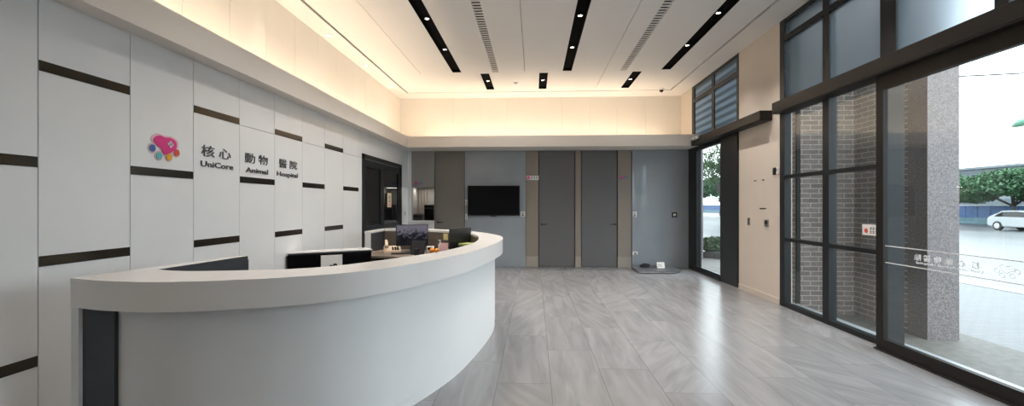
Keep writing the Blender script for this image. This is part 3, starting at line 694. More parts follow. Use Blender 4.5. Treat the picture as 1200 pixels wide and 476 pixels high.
# ------------------------------------------------------------------ ceiling fixtures
def downlight(parent_label, x, y, z, power, size=1.9, lens='lens', r=0.034, group=None, direction=None, blend=0.7, color=NEUTRAL):
    t = thing('downlight', parent_label, 'downlight', (x, y, z), group=group)
    bm = NB(); lathe(bm, [(r * 0.9, -0.012), (r * 1.35, -0.012), (r * 1.4, 0.0), (r * 0.9, 0.0)], (x, y, z), 28); obj('bezel', bm, 'whiteplastic' if lens != 'lens' else 'black', t, smooth=False)
    bm = NB(); cyl(bm, (x, y, z - 0.008), r * 0.88, 0.008, 'Z', 24); obj('lens', bm, lens, t)
    spot('downlight_beam', (x, y, z - 0.02), power, color, size, blend, 0.03, direction or (0, 0, -1), t)
names = ['left', 'middle', 'right']
for i, (a, b) in enumerate(strips):
    t = thing('light_trough', 'long black ceiling light trough, %s of the three' % names[i], 'light trough', ((a + b) / 2, 5, ZC))
    bm = NB(); box(bm, a, b, 0.6, 9.31, ZC + 0.045, ZC + 0.058); box(bm, a, a + 0.006, 0.6, 9.31, ZC - 0.002, ZC + 0.045); box(bm, b - 0.006, b, 0.6, 9.31, ZC - 0.002, ZC + 0.045)
    box(bm, a, b, 0.6, 0.606, ZC - 0.002, ZC + 0.045); box(bm, a, b, 9.304, 9.31, ZC - 0.002, ZC + 0.045); obj('tray', bm, 'troughblack', t)
    for k, y in enumerate((8.03, 6.69, 5.35, 4.01, 2.67, 1.33)):
        where = ('nearest', 'second from', 'third from', 'fourth from', 'fifth from', 'farthest from')[k] + ' the back wall'
        downlight('round downlight in the %s long ceiling trough, %s' % (names[i], where), (a + b) / 2, y, ZC + 0.045, SPOT_W * (1.0 if y > 5 else 0.6 if y > 3 else 0.1), group='downlights in the long troughs')
for i, (a, b) in enumerate(shorts):
    t = thing('light_trough', 'short black ceiling light trough near the back wall, %s of the three' % names[i], 'light trough', ((a + b) / 2, 10.08, ZC))
    bm = NB(); box(bm, a, b, 9.43, 10.73, ZC + 0.045, ZC + 0.058); box(bm, a, a + 0.006, 9.43, 10.73, ZC - 0.002, ZC + 0.045); box(bm, b - 0.006, b, 9.43, 10.73, ZC - 0.002, ZC + 0.045)
    box(bm, a, b, 9.43, 9.436, ZC - 0.002, ZC + 0.045); box(bm, a, b, 10.724, 10.73, ZC - 0.002, ZC + 0.045); obj('tray', bm, 'troughblack', t)
    downlight('round downlight in the %s short trough near the back wall' % names[i], (a + b) / 2, 10.12, ZC + 0.045, SPOT_W * 0.7, group='downlights in the short troughs')
for k, y in enumerate((10.35, 8.75, 7.15, 5.55, 3.95, 2.35)):
    where = ['closest to the back wall', 'second from the back wall', 'third from the back wall', 'fourth from the back wall', 'fifth from the back wall', 'farthest from the back wall'][k]
    downlight('small wall-washing downlight at the left ceiling edge, %s' % where, -3.29, y, ZC, 7, size=0.75, lens='lenssoft', r=0.04, group='wall washers along the left wall', direction=(-0.10, 0, -1), blend=0.8, color=(1, .93, .85))
for i, (a, b) in enumerate(vents):
    t = thing('ceiling_vent', 'long slotted white air vent in the ceiling, %s of the middle trough' % ('left' if i == 0 else 'right'), 'vent', ((a + b) / 2, 5, ZC))
    b1('duct', 'troughblack', t, a, b, 0.9, 9.34, ZC + 0.05, ZC + 0.06)
    bm = NB(); y = 0.9
    while y < 9.33: box(bm, a, b, y, y + 0.042, ZC + 0.002, ZC + 0.009); y += 0.092
    obj('louvre', bm, 'ceiling', t)
t = thing('smoke_detector', 'small white round detector on the ceiling between two short troughs', 'detector', (-0.41, 10.17, ZC))
bm = NB(); lathe(bm, [(0.02, -0.03), (0.045, -0.022), (0.05, 0)], (-0.41, 10.17, ZC), 24); obj('housing', bm, 'whiteplastic', t, smooth=True)
bm = NB(); cyl(bm, (-0.41, 10.17, ZC - 0.034), 0.012, 0.01); obj('sensor', bm, 'steel', t)
t = thing('security_camera', 'small dome security camera on the ceiling in the far right corner', 'camera', (2.99, 10.86, ZC))
bm = NB(); lathe(bm, [(0.05, -0.03), (0.06, -0.02), (0.06, 0)], (2.99, 10.86, ZC), 24); obj('base', bm, 'whiteplastic', t)
bm = NB(); bmesh.ops.create_uvsphere(bm, u_segments=20, v_segments=12, radius=0.045, matrix=Matrix.Translation((2.99, 10.86, ZC - 0.04))); obj('dome', bm, 'screen', t, smooth=True)

# ------------------------------------------------------------------ reception desk
def crom(pts, n=10):
    out = []
    for i in range(len(pts) - 1):
        p0 = pts[max(i - 1, 0)]; p1 = pts[i]; p2 = pts[i + 1]; p3 = pts[min(i + 2, len(pts) - 1)]
        for j in range(n):
            u = j / n
            out.append(tuple(0.5 * ((2 * p1[k]) + (-p0[k] + p2[k]) * u + (2 * p0[k] - 5 * p1[k] + 4 * p2[k] - p3[k]) * u * u + (-p0[k] + 3 * p1[k] - 3 * p2[k] + p3[k]) * u ** 3) for k in (0, 1)))
    out.append(tuple(pts[-1])); return out
def resample(pts, n):
    d = [0]
    for a, b in zip(pts[:-1], pts[1:]): d.append(d[-1] + math.hypot(b[0] - a[0], b[1] - a[1]))
    out = []; j = 0
    for i in range(n):
        s = d[-1] * i / (n - 1)
        while j < len(pts) - 2 and d[j + 1] < s: j += 1
        u = (s - d[j]) / max(1e-9, d[j + 1] - d[j]); out.append((pts[j][0] + (pts[j + 1][0] - pts[j][0]) * u, pts[j][1] + (pts[j + 1][1] - pts[j][1]) * u))
    return out
def offset(pts, d):
    out = []
    for i, p in enumerate(pts):
        a = pts[max(i - 1, 0)]; b = pts[min(i + 1, len(pts) - 1)]; tx, ty = b[0] - a[0], b[1] - a[1]; L = math.hypot(tx, ty)
        out.append((p[0] - ty / L * d, p[1] + tx / L * d))
    return out
def ribbon(bm, A, B, z0, z1):
    n = len(A); V = [[bm.verts.new((*A[i], z0)), bm.verts.new((*B[i], z0)), bm.verts.new((*B[i], z1)), bm.verts.new((*A[i], z1))] for i in range(n)]
    for i in range(n - 1):
        for k in range(4): bm.faces.new((V[i][k], V[i][(k + 1) % 4], V[i + 1][(k + 1) % 4], V[i + 1][k]))
    bm.faces.new(V[0][::-1]); bm.faces.new(V[-1])
O = [(-2.65, 2.475), (-2.42, 2.405), (-2.2, 2.375), (-2.0, 2.375), (-1.82, 2.41), (-1.66, 2.465), (-1.45, 2.55), (-1.17, 2.74), (-.91, 3.09), (-.62, 3.81), (-.485, 4.45), (-.40, 5.1), (-.385, 5.55), (-.44, 6.05), (-.60, 6.5), (-.82, 6.92), (-1.04, 7.22), (-1.40, 7.58), (-1.85, 7.84), (-2.30, 7.96), (-2.67, 7.99)]
I = [(-2.446, 2.837), (-2.3, 2.79), (-2.15, 2.775), (-1.887, 2.82), (-1.6, 2.895), (-1.335, 3.10), (-1.06, 3.575), (-.837, 4.05), (-.70, 4.7), (-.665, 5.3), (-.76, 6.1), (-.97, 6.7), (-1.2, 7.0), (-1.5, 7.3), (-1.88, 7.5), (-2.25, 7.6), (-2.54, 7.62)]
N = 150
Oc = resample(crom(O), N); Ic = resample(crom(I), N)
desk = thing('reception_desk', 'large curved white reception desk with thick rounded countertop', 'reception desk', (-1.5, 5.2, 0))
bm = NB(); ribbon(bm, Oc, Ic, 1.05, 1.08)
prism(bm, [(-2.65, 2.48), (-2.446, 2.838), (-2.354, 3.62), (-2.44, 3.65)], 1.0501, 1.0799)
prism(bm, [(-2.67, 7.98), (-2.67, 7.04), (-2.555, 7.04), (-2.545, 7.62)], 1.0501, 1.0799)
sm(obj('countertop', bm, 'solid', desk))
bm = NB(); ribbon(bm, offset(Oc, 0.001), offset(Oc, 0.05), 0.915, 1.0501); sm(obj('apron', bm, 'solid', desk))
# body below
body = [(x, y) for (x, y) in resample(crom([(-2.41, 2.52)] + offset(O, 0.10)[2:-1] + [(-2.66, 7.88)]), N)]
bm = NB(); ribbon(bm, body, offset(body, 0.04), 0.075, 1.049); sm(obj('front_panel', bm, 'counterface', desk))
b2 = offset(body, 0.004); bm = NB(); ribbon(bm, b2, offset(body, 0.04), 0.0, 0.072); sm(obj('plinth', bm, 'counterface', desk))
Iin = offset(Ic, -0.02)
bm = NB(); ribbon(bm, offset(Ic, -0.004), offset(Ic, -0.024), 0.0, 1.0499); sm(obj('inner_panel', bm, 'wood', desk))
bm = NB(); prism(bm, [(-2.65, 2.48), (-2.60, 2.475), (-2.40, 3.64), (-2.44, 3.65)], 0, 1.05); obj('end_panel', bm, 'counterface', desk)
bm = NB(); prism(bm, [(-2.60, 2.495), (-2.405, 2.495), (-2.405, 2.52), (-2.60, 2.52)], 0, 1.049); obj('recess_panel', bm, 'slate', desk)
bm = NB(); prism(bm, [(-2.452, 2.84), (-2.44, 2.84), (-2.345, 3.62), (-2.36, 3.622)], 0, 1.079); prism(bm, [(-2.36, 3.612), (-2.345, 3.612), (-2.345, 3.63), (-2.44, 3.655), (-2.44, 3.645)], 0, 1.049)
obj('inner_side_panel', bm, 'slate', desk)
bm = NB(); prism(bm, [(-2.665, 7.045), (-2.57, 7.045), (-2.57, 7.88), (-2.665, 7.88)], 0, 1.0499); obj('rear_return', bm, 'counterface', desk)
bm = NB(); prism(bm, [(-2.569, 7.05), (-2.557, 7.05), (-2.557, 7.66), (-2.569, 7.66)], 0, 1.049); obj('inner_side_panel', bm, 'slate', desk)
J = [(-2.0, 3.45), (-1.75, 3.6), (-1.55, 3.9), (-1.42, 4.3), (-1.32, 4.8), (-1.30, 5.2), (-1.42, 5.7), (-1.62, 6.1), (-1.9, 6.40), (-2.2, 6.52), (-2.55, 6.55)]
K = [(p[0], p[1]) for p in I[3:]]
Kc = resample(crom(K), 90); Jc = resample(crom(J), 90)
bm = NB(); ribbon(bm, offset(Kc, 0.025), Jc, 0.72, 0.75); obj('desk_surface', bm, 'deskwood', desk)
for (px_, py_) in ((-1.8, 6.5), (-2.45, 6.6), (-1.35, 4.6)): b1('desk_leg', 'wood', desk, px_ - 0.02, px_ + 0.02, py_ - 0.02, py_ + 0.3, 0, 0.72)

# dark low cabinet with white top inside the desk area
ang = math.atan2(0.55, 0.88)
t = thing('low_cabinet', 'low black cabinet with white top inside the reception desk', 'cabinet', (-3.06, 5.48, 0), ang)
def lb(name, material, parent, *a, bevel=0.0):
    bm = NB(); box(bm, *a, bevel=bevel); return obj(name, bm, material, parent, local=True)
bm = NB(); prism(bm, [(0.02, 0.012), (1.03, 0.012), (1.03, 0.27), (0.185, 0.27)], 0.0, 0.887); obj('body', bm, 'black', t, local=True)
for k in range(3): lb('door', 'slate' if 0 else 'screen', t, 0.008 + k * 0.34, 0.342 + k * 0.34, 0.0, 0.014, 0.06, 0.865, bevel=0.003)
bm = NB(); prism(bm, [(0.0, 0.004), (1.04, 0.004), (1.04, 0.28), (0.175, 0.28)], 0.888, 0.90); tp = obj('top', bm, 'solid', t, local=True)
for k in range(4):
    bm = NB(); cyl(bm, (0.22 + 0.23 * k, 0.17, 0.901), 0.022, 0.006); obj('grommet', bm, 'steel', tp, local=True)
t2 = thing('paper_notice', 'white paper notice with a small dark drawing on the black cabinet front', 'notice', (-3.03, 5.50, 0.68), ang)
lb('sheet', 'paper', t2, 0.36, 0.62, -0.004, -0.001, 0.0, 0.17)
bm = NB(); cyl(bm, (0.48, -0.006, 0.022), 0.022, 0.004, 'Y', 14); cyl(bm, (0.53, -0.006, 0.03), 0.03, 0.004, 'Y', 14); box(bm, 0.43, 0.57, -0.008, -0.004, 0.006, 0.016); obj('drawing', bm, 'black', t2, local=True)

# ------------------------------------------------------------------ desk items
def monitor(label, loc, rz, w_, h_, zb, tilt=0.0, screen_mat='screen', stand=True, name='computer_monitor', cat='monitor'):
    t = thing(name, label, cat, loc, rz)      # screen faces local -y
    R_ = Matrix.Translation((0, 0, zb)) @ Matrix.Rotation(tilt, 4, 'X')
    def part(nm, m_, *a, bevel=0.0):
        bm = NB(); box(bm, *a, bevel=bevel); bmesh.ops.transform(bm, matrix=R_, verts=bm.verts); return obj(nm, bm, m_, t, local=True)
    part('case', 'blackplastic', -w_ / 2, w_ / 2, -0.012, 0.022, 0, h_, bevel=0.005)
    part('screen', screen_mat, -w_ / 2 + 0.012, w_ / 2 - 0.012, -0.015, -0.011, 0.018, h_ - 0.012)
    if stand:
        bm = NB(); box(bm, -0.03, 0.03, 0.015, 0.04, 0.01, zb + h_ * 0.45, bevel=0.004); obj('stand', bm, 'blackplastic', t, local=True)
        bm = NB(); lathe(bm, [(0.11, 0.0), (0.11, 0.008), (0.03, 0.016)], (0, 0.03, 0), 28); obj('base', bm, 'blackplastic', t, local=True)
    return t
def desk_image_mat():
    m = mat('monitor_picture', (0.01, 0.01, 0.012), 0.15)
    n = m.node_tree.nodes; l = m.node_tree.links; b = n['Principled BSDF']; tc = n.new('ShaderNodeTexCoord')
    nz = n.new('ShaderNodeTexNoise'); nz.inputs['Scale'].default_value = 26; nz.inputs['Detail'].default_value = 5; l.new(tc.outputs['Object'], nz.inputs['Vector'])
    sp = n.new('ShaderNodeSeparateXYZ'); l.new(tc.outputs['Object'], sp.inputs[0])
    hi = math_node(n, l, 'MULTIPLY', math_node(n, l, 'SUBTRACT', sp.outputs['Z'], 0.25), 2.2)
    v = math_node(n, l, 'ADD', nz.outputs[0], hi)
    rp = n.new('ShaderNodeValToRGB'); e = rp.color_ramp.elements; e[0].position = 0.50; e[0].color = (0.006, 0.009, 0.015, 1); e[1].position = 0.75; e[1].color = (0.30, 0.28, 0.36, 1)
    l.new(v, rp.inputs[0]); l.new(rp.outputs[0], b.inputs['Emission Color']); b.inputs['Emission Strength'].default_value = 0.3
    return m
M['picture'] = desk_image_mat()
monitor('lit computer monitor with a dark picture at the rear of the reception desk', (-1.93, 7.12, 0.75), 0.38, 0.50, 0.335, 0.10, 0.0, 'picture')
monitor('black monitor seen from behind at the right end of the reception desk', (-1.075, 6.48, 0.75), 0.95 + PI, 0.42, 0.29, 0.13, -0.08)
monitor('small black tilted touch screen between the two monitors on the desk', (-1.62, 6.25, 0.75), PI - 0.25, 0.20, 0.20, 0.05, 0.25, name='touch_screen', cat='screen')
t = thing('keyboard', 'black computer keyboard in front of the lit monitor', 'keyboard', (-1.98, 6.86, 0.75), 0.3)
lb('case', 'blackplastic', t, -0.2, 0.2, -0.06, 0.06, 0, 0.016, bevel=0.004)
bm = NB()
for r in range(5):
    for k in range(14): box(bm, -0.185 + k * 0.0268, -0.163 + k * 0.0268, -0.052 + r * 0.021, -0.035 + r * 0.021, 0.016, 0.022)
obj('keys', bm, 'slate', t, local=True)
t = thing('desk_telephone', 'cream desk telephone with handset left of the lit monitor', 'telephone', (-2.25, 7.12, 0.75), 0.35); t.scale = (1.3, 1.3, 1.25)
bm = NB(); prism_axis(bm, [(-0.1, 0), (0.1, 0), (0.1, 0.07), (-0.1, 0.025)], -0.10, 0.10, 'X'); obj('base', bm, 'beigeplastic', t, local=True)
bm = NB(); tube(bm, [(-0.07, -0.10, 0.075), (-0.07, -0.07, 0.105), (-0.07, 0.0, 0.125), (-0.07, 0.07, 0.135), (-0.07, 0.10, 0.115)], [0.028, 0.02, 0.016, 0.02, 0.028], 10); obj('handset', bm, 'beigeplastic', t, local=True, smooth=True)
bm = NB()
for r in range(4):
    for k in range(3): box(bm, -0.005 + k * 0.03, 0.015 + k * 0.03, -0.08 + r * 0.03, -0.062 + r * 0.03, 0.03 + r * 0.0065, 0.042 + r * 0.0068)
obj('keypad', bm, 'blackplastic', t, local=True)
bm = NB(); tube(bm, [(-0.07, -0.10, 0.06)] + [(-0.12 - 0.014 * k + 0.01 * math.cos(k * 2.2), -0.12 + 0.012 * math.sin(k * 2.2), 0.03 - 0.001 * k) for k in range(16)], 0.004, 5); obj('cord', bm, 'beigeplastic', t, local=True)
for k, (x, y, lab) in enumerate(((-1.60, 7.06, 'larger orange on the desk beside the white bottle'), (-1.515, 7.02, 'orange half behind the pink paper on the desk'))):
    bm = NB(); bmesh.ops.create_uvsphere(bm, u_segments=20, v_segments=14, radius=0.038, matrix=Matrix.Translation((x, y, 0.787))); o = obj('orange', bm, 'orange', loc=(x, y, 0.75), smooth=True); tag(o, lab, 'orange', 'oranges on the desk')
    bm = NB(); cyl(bm, (x, y, 0.824), 0.005, 0.006); obj('stem', bm, 'greenpaint', o)
t = thing('sanitiser_bottle', 'white pump bottle standing behind the pink paper', 'bottle', (-1.50, 7.2, 0.75))
bm = NB(); lathe(bm, [(0.03, 0), (0.032, 0.01), (0.032, 0.11), (0.014, 0.135), (0.014, 0.145)], (-1.50, 7.2, 0.75), 20); obj('body', bm, 'whiteplastic', t, smooth=True)
bm = NB(); cyl(bm, (-1.50, 7.2, 0.91), 0.006, 0.03); box(bm, -1.53, -1.488, 7.192, 7.208, 0.925, 0.937, bevel=0.003); obj('pump', bm, 'whiteplastic', t)
t = thing('paper_stack', 'pink sheets standing in a small holder beside the black monitor', 'paper', (-1.395, 7.0, 0.75), 0.15)
lb('sheets', 'pinkpaper', t, -0.07, 0.07, 0.0, 0.012, 0.01, 0.155); lb('holder', 'steel', t, -0.075, 0.075, -0.03, 0.03, 0.0, 0.012, bevel=0.003)
bm = NB(); bmesh.ops.create_uvsphere(bm, u_segments=16, v_segments=10, radius=0.05, matrix=Matrix.Translation((-1.36, 6.88, 0.778)) @ Matrix.Diagonal((1.5, 0.9, 0.55, 1)))
o = obj('pouch', bm, 'purple', loc=(-1.36, 6.88, 0.75), smooth=True); tag(o, 'small purple pouch in front of the pink paper', 'pouch')
b1('zip', 'steel', o, -1.425, -1.295, 6.878, 6.884, 0.802, 0.808)
t = thing('card_reader', 'small white and black card machine behind the oranges', 'card machine', (-1.66, 7.22, 0.75), 0.2)
lb('body', 'whiteplastic', t, -0.06, 0.06, -0.05, 0.05, 0, 0.085, bevel=0.01); lb('display', 'screen', t, -0.045, 0.02, -0.054, -0.049, 0.03, 0.07)
bm = NB(); box(bm, -0.06, 0.06, -0.004, 0.0, 0, 0.10); o = obj('sticky_note', bm, 'notepaper', local=True); o.location = (-1.40, 7.155, 0.94); o.rotation_euler = (0.05, 0, -0.78); tag(o, 'yellow paper note on the inner face of the rear counter', 'note')
t = thing('file_tray', 'black desk tray of papers and lime folders right of the black monitor', 'file tray', (-0.93, 6.42, 0.75), 1.1)
for k in range(3): lb('tray', 'blackplastic', t, -0.14, 0.14, -0.09, 0.09, 0.02 + 0.075 * k, 0.03 + 0.075 * k, bevel=0.003)
bm = NB(); [box(bm, sx * 0.135 - 0.004, sx * 0.135 + 0.004, sy * 0.085 - 0.004, sy * 0.085 + 0.004, 0, 0.20) for sx in (-1, 1) for sy in (-1, 1)]; obj('post', bm, 'blackplastic', t, local=True)
lb('papers', 'paper', t, -0.12, 0.11, -0.07, 0.08, 0.106, 0.125); lb('folders', 'lime', t, -0.13, 0.125, -0.08, 0.085, 0.181, 0.205)

# ------------------------------------------------------------------ pet scale
t = thing('pet_scale', 'flat grey pet weighing platform on the floor in the far corner', 'scale', (2.75, 10.45, 0))
P = [(2.27, 10.03), (3.05, 10.00), (3.22, 10.18), (3.22, 10.75), (3.12, 10.9), (2.35, 10.9), (2.27, 10.8)]
bm = NB(); prism(bm, [(2.75 + (x - 2.75) * 0.98, 10.45 + (y - 10.45) * 0.98) for x, y in P], 0.012, 0.045); obj('platform', bm, 'steel', t)
bm = NB(); prism(bm, P, 0.045, 0.058); obj('rubber_mat', bm, 'greyrubber', t)
for x, y in ((2.35, 10.12), (3.08, 10.12), (2.4, 10.8), (3.1, 10.8)):
    bm = NB(); cyl(bm, (x, y, 0.007), 0.03, 0.014); obj('foot', bm, 'black', t)
t = thing('slip_lead', 'coiled black lead lying on the left of the pet scale', 'lead', (2.55, 10.6, 0.058))
bm = NB(); tube(bm, [(2.55 + 0.11 * math.cos(a * 0.5), 10.62 + 0.09 * math.sin(a * 0.5), 0.068 + a * 0.002) for a in range(30)], 0.012, 8); obj('cord', bm, 'black', t, smooth=True)
b1('clasp', 'steel', t, 2.64, 2.70, 10.60, 10.63, 0.058, 0.075, bevel=0.004)
t = thing('scale_notice', 'small white folded notice standing on the pet scale', 'notice', (2.88, 10.55, 0.058))
bm = NB(); prism_axis(bm, [(10.50, 0.058), (10.505, 0.058), (10.56, 0.178), (10.62, 0.058), (10.625, 0.058), (10.56, 0.184)], 2.80, 2.97, 'X'); obj('card', bm, 'paper', t)
bm = NB()
for r in range(2): box(bm, 2.82, 2.93 - 0.03 * r, 10.512 + r * 0.018, 10.516 + r * 0.018, 0.095 + r * 0.035, 0.103 + r * 0.035)
obj('lettering', bm, 'letter', t)

# ------------------------------------------------------------------ outside: ground
ZG = -0.20
bm = NB(); box(bm, XR + 0.02, 4.02, -8, 30, -0.35, -0.005, bevel=0.0); o = struct('trim_7', bm, 'sill')
bm = NB(); box(bm, 4.02, 5.6, -10, 60, -0.4, ZG + 0.01); struct('ground_apron', bm, 'kerbstone')
bm = NB(); box(bm, 5.6, 9.3, -40, 120, -0.4, ZG); struct('pavement', bm, 'paving')
bm = NB(); box(bm, 9.3, 300, -150, 420, -0.6, ZG - 0.12); struct('road', bm, 'asphalt')
bm = NB(); box(bm, 9.25, 9.4, -40, 120, -0.4, ZG + 0.012); struct('kerb', bm, 'sill')
bm = NB(); box(bm, -20, XR + 0.02, 11.9, 60, -0.4, -0.3); struct('ground', bm, 'paving')

def pier(y0, y1, lab1, brick_w=True):
    t = thing('building_pier', lab1, 'pier', (5.1, (y0 + y1) / 2, ZG))
    b1('granite_face', 'granite', t, 4.90, 5.28, y0, y0 + 0.30, ZG - 0.05, 7.0)
    b1('brick_shaft', 'brick', t, 4.905, 5.27, y0 + 0.28, y1, ZG - 0.05, 7.0)
    if brick_w: b1('brick_return', 'brick', t, 4.06, 4.905, y1 - 0.35, y1, ZG - 0.05, 7.0)
    return t
pier(5.92, 7.57, 'brown brick pier with speckled granite edge outside the near window')
pier(14.5, 15.4, 'granite-edged pier outside beyond the far glass door', False)
# canopy / soffit and upper facade that shade the glazing
# thin downpipe between window and brick
bm = NB(); tube(bm, [(4.02, 7.15, -0.02), (4.02, 7.15, 5.0)], 0.035, 10); o = obj('downpipe', bm, 'black', loc=(4.02, 7.15, 0)); tag(o, 'thin dark vertical pipe outside between window post and brick pier', 'pipe')

# ------------------------------------------------------------------ outside: vegetation
def leaf_cloud(bm, blobs, n, size, rnd):
    tot = sum(b[3] * b[4] * b[5] for b in blobs)
    for b in blobs:
        for _ in range(int(n * b[3] * b[4] * b[5] / tot)):
            th = rnd.uniform(0, 2 * PI); cz = rnd.uniform(-1, 1); r = rnd.uniform(0.45, 1.0) ** 0.5; s = math.sqrt(1 - cz * cz)
            c = Vector((b[0] + b[3] * r * s * math.cos(th), b[1] + b[4] * r * s * math.sin(th), b[2] + b[5] * r * cz))
            u = Vector((rnd.gauss(0, 1), rnd.gauss(0, 1), rnd.gauss(0, 1))).normalized(); v = u.cross(Vector((rnd.gauss(0, 1), rnd.gauss(0, 1), rnd.gauss(0, 1)))).normalized()
            k = size * rnd.uniform(0.6, 1.3)
            vs = [bm.verts.new(c + u * k), bm.verts.new(c + v * k * 0.5), bm.verts.new(c - u * k), bm.verts.new(c - v * k * 0.5)]
            bm.faces.new(vs)
def tree(label, x, y, h, spread, n, size, seed, leafm='leaf', trunk_h=0.4, sparse=False, group='street trees'):
    rnd = random.Random(seed); z0 = ZG - 0.1
    t = thing('street_tree', label, 'tree', (x, y, z0), group=group)
    bm = NB(); th = h * trunk_h; tube(bm, [(x, y, z0), (x + 0.05, y, z0 + th * 0.5), (x - 0.05, y, z0 + th)], [h * 0.035, h * 0.026, h * 0.022], 10)
    blobs = []
    for k in range(7):
        a = 2 * PI * k / 7 + rnd.uniform(-.3, .3); rr = spread * rnd.uniform(0.35, 0.7); ex, ey, ez = x + rr * math.cos(a), y + rr * math.sin(a), z0 + h * rnd.uniform(0.55, 0.82)
        tube(bm, [(x, y, z0 + th * 0.85), (x + rr * 0.5 * math.cos(a), y + rr * 0.5 * math.sin(a), z0 + th + (ez - z0 - th) * 0.55), (ex, ey, ez)], [h * 0.017, h * 0.011, h * 0.004], 6)
        blobs.append((ex, ey, ez, spread * 0.45, spread * 0.45, h * 0.15))
    blobs.append((x, y, z0 + h * 0.8, spread * 0.6, spread * 0.6, h * 0.18))
    obj('trunk', bm, 'bark', t, smooth=True)
    bm = NB(); leaf_cloud(bm, blobs, n, size, rnd)
    me = obj('crown', bm, leafm, t)
    return t
tree('broad dark green tree beyond the road with the trunk in view', 39.5, 39.5, 4.9, 4.3, 8000, 0.17, 1)
tree('dark green tree beyond the road beside the granite pier', 39.8, 45.2, 4.7, 3.4, 5000, 0.17, 2)
tree('green tree beyond the road at the right edge of the photo', 39.8, 33.0, 4.9, 3.8, 5000, 0.17, 3)
tree('fresh green loose tree seen through the far glass door', 19.6, 48.0, 8.2, 3.4, 3800, 0.15, 4, 'leaf2', 0.3)
tree('darker tree behind the loose tree beyond the far glass door', 30.5, 76.0, 6.5, 5.5, 5000, 0.28, 5, 'leaf')
t = thing('hedge', 'low clipped green hedge outside beyond the far glass door', 'hedge', (6.2, 15.3, ZG))
bm = NB(); leaf_cloud(bm, [(5.75 + 0.5 * k, 15.0 + 0.35 * k, ZG + 0.42, 0.42, 0.40, 0.24) for k in range(4)], 6000, 0.05, random.Random(9)); obj('foliage', bm, 'leaf2', t)
bm = NB(); prism(bm, [(5.35, 14.75), (5.9, 14.3), (7.6, 15.9), (7.1, 16.6)], ZG, ZG + 0.2); obj('planting_bed', bm, 'soil', t)
# ------------------------------------------------------------------ outside: hoarding, buildings, cars, lamp, cable
t = thing('site_hoarding', 'long blue corrugated site fence with pale base across the road', 'fence', (42, 60, ZG - 0.12))
bm = NB(); y = -10
while y < 130: box(bm, 41.96, 42.06, y, y + 1.16, 0.25, 1.40); y += 1.2
obj('sheet_panel', bm, 'fence', t)
bm = NB(); box(bm, 41.9, 42.1, -10, 130, ZG - 0.12, 0.26); obj('base_panel', bm, 'fencebase', t)
bm = NB(); y = -10
while y < 130: box(bm, 42.06, 42.12, y - 0.05, y + 0.01, ZG, 1.45); y += 2.4
obj('post', bm, 'steel', t)
b1('top_rail', 'paper', t, 41.95, 42.07, -10, 130, 1.40, 1.46)
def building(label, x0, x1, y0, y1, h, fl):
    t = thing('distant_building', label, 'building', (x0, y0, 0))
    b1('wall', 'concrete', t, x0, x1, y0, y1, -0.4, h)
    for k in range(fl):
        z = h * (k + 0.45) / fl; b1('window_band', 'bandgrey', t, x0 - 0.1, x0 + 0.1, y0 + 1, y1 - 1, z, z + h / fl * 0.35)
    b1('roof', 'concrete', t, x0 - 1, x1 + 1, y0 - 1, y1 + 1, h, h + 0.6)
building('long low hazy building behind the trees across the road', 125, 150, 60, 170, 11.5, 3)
building('higher hazy flat-roofed block behind the long low building', 154, 175, 60, 145, 16.5, 4)
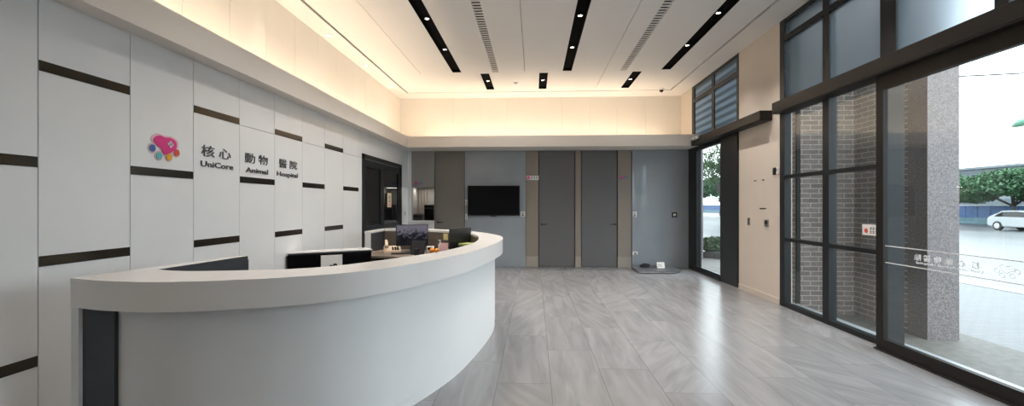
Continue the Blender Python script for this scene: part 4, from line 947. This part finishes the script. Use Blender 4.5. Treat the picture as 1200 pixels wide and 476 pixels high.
def car(label, x, y, material, L=4.3, H=1.42, seed=0):
    t = thing('car', label, 'car', (x, y, ZG - 0.12)); z = ZG - 0.12
    pf = [(-L / 2, .35), (-L / 2, .62), (-L / 2 + .15, .80), (-L / 2 + .95, .92), (-L / 2 + 1.55, H - .05), (-L / 2 + 2.2, H), (L / 2 - 1.1, H - .03), (L / 2 - .35, .98), (L / 2 - .05, .9), (L / 2, .45), (L / 2 - .1, .28), (-L / 2 + .1, .26)]
    bm = NB(); prism_axis(bm, [(y + a, z + b) for a, b in pf], x - .85, x + .85, 'X')
    bmesh.ops.bevel(bm, geom=list(bm.edges), offset=0.05, segments=2, affect='EDGES', clamp_overlap=True)
    sm(obj('body', bm, material, t), 50)
    gl = [(-L / 2 + 1.08, .96), (-L / 2 + 1.62, H - .12), (-L / 2 + 2.2, H - .08), (L / 2 - 1.15, H - .1), (L / 2 - .55, .98)]
    for s in (-1, 1):
        bm = NB(); prism_axis(bm, [(y + a, z + b) for a, b in gl], x + s * .845, x + s * .865, 'X'); obj('side_window', bm, 'darkglass', t)
        for dy in (-L / 2 + .8, L / 2 - .8):
            bm = NB(); cyl(bm, (x + s * .78, y + dy, z + .32), .32, .2, 'X', 28); wh = obj('wheel', bm, 'tyre', t)
            bm = NB(); cyl(bm, (x + s * .885, y + dy, z + .32), .2, .03, 'X', 20); obj('hubcap', bm, 'steel', wh)
    return t
car('white car on the road outside at the right edge of the photo', 34.0, 32.9, 'carwhite')
car('red car on the road seen through the slot beside the window post', 17.5, 30.0, 'carred')
# green arm of a traffic light
t = thing('traffic_signal', 'green signal arm hanging into view outside at the right', 'traffic light', (17.5, 12.6, ZG))
bm = NB(); tube(bm, [(17.5, 11.2, ZG), (17.5, 11.2, 4.6)], 0.10, 12); obj('pole', bm, 'greenpaint', t, smooth=True)
bm = NB(); tube(bm, [(17.5, 11.2, 4.3), (17.5, 13.8, 4.42), (17.5, 16.2, 4.40)], [0.08, 0.08, 0.07], 10); obj('arm', bm, 'greenpaint', t, smooth=True)
bm = NB(); tube(bm, [(17.4, 15.9, 4.44), (17.4, 16.3, 4.46), (17.4, 16.8, 4.46), (17.4, 17.2, 4.42), (17.4, 17.42, 4.36)], [0.10, 0.14, 0.15, 0.13, 0.06], 12); obj('lamp_head', bm, 'greenpaint', t, smooth=True)
bm = NB(); pts = [(8 + 24 * k / 20, 16.28 - 6.08 * k / 20, 5.5 - 0.25 * math.sin(PI * k / 20)+0.25*math.sin(PI*0.27)) for k in range(21)]
tube(bm, pts, 0.022, 6); o = obj('overhead_cable', bm, 'black', loc=(14, 10, 5)); tag(o, 'thin black overhead cable against the sky outside', 'cable')
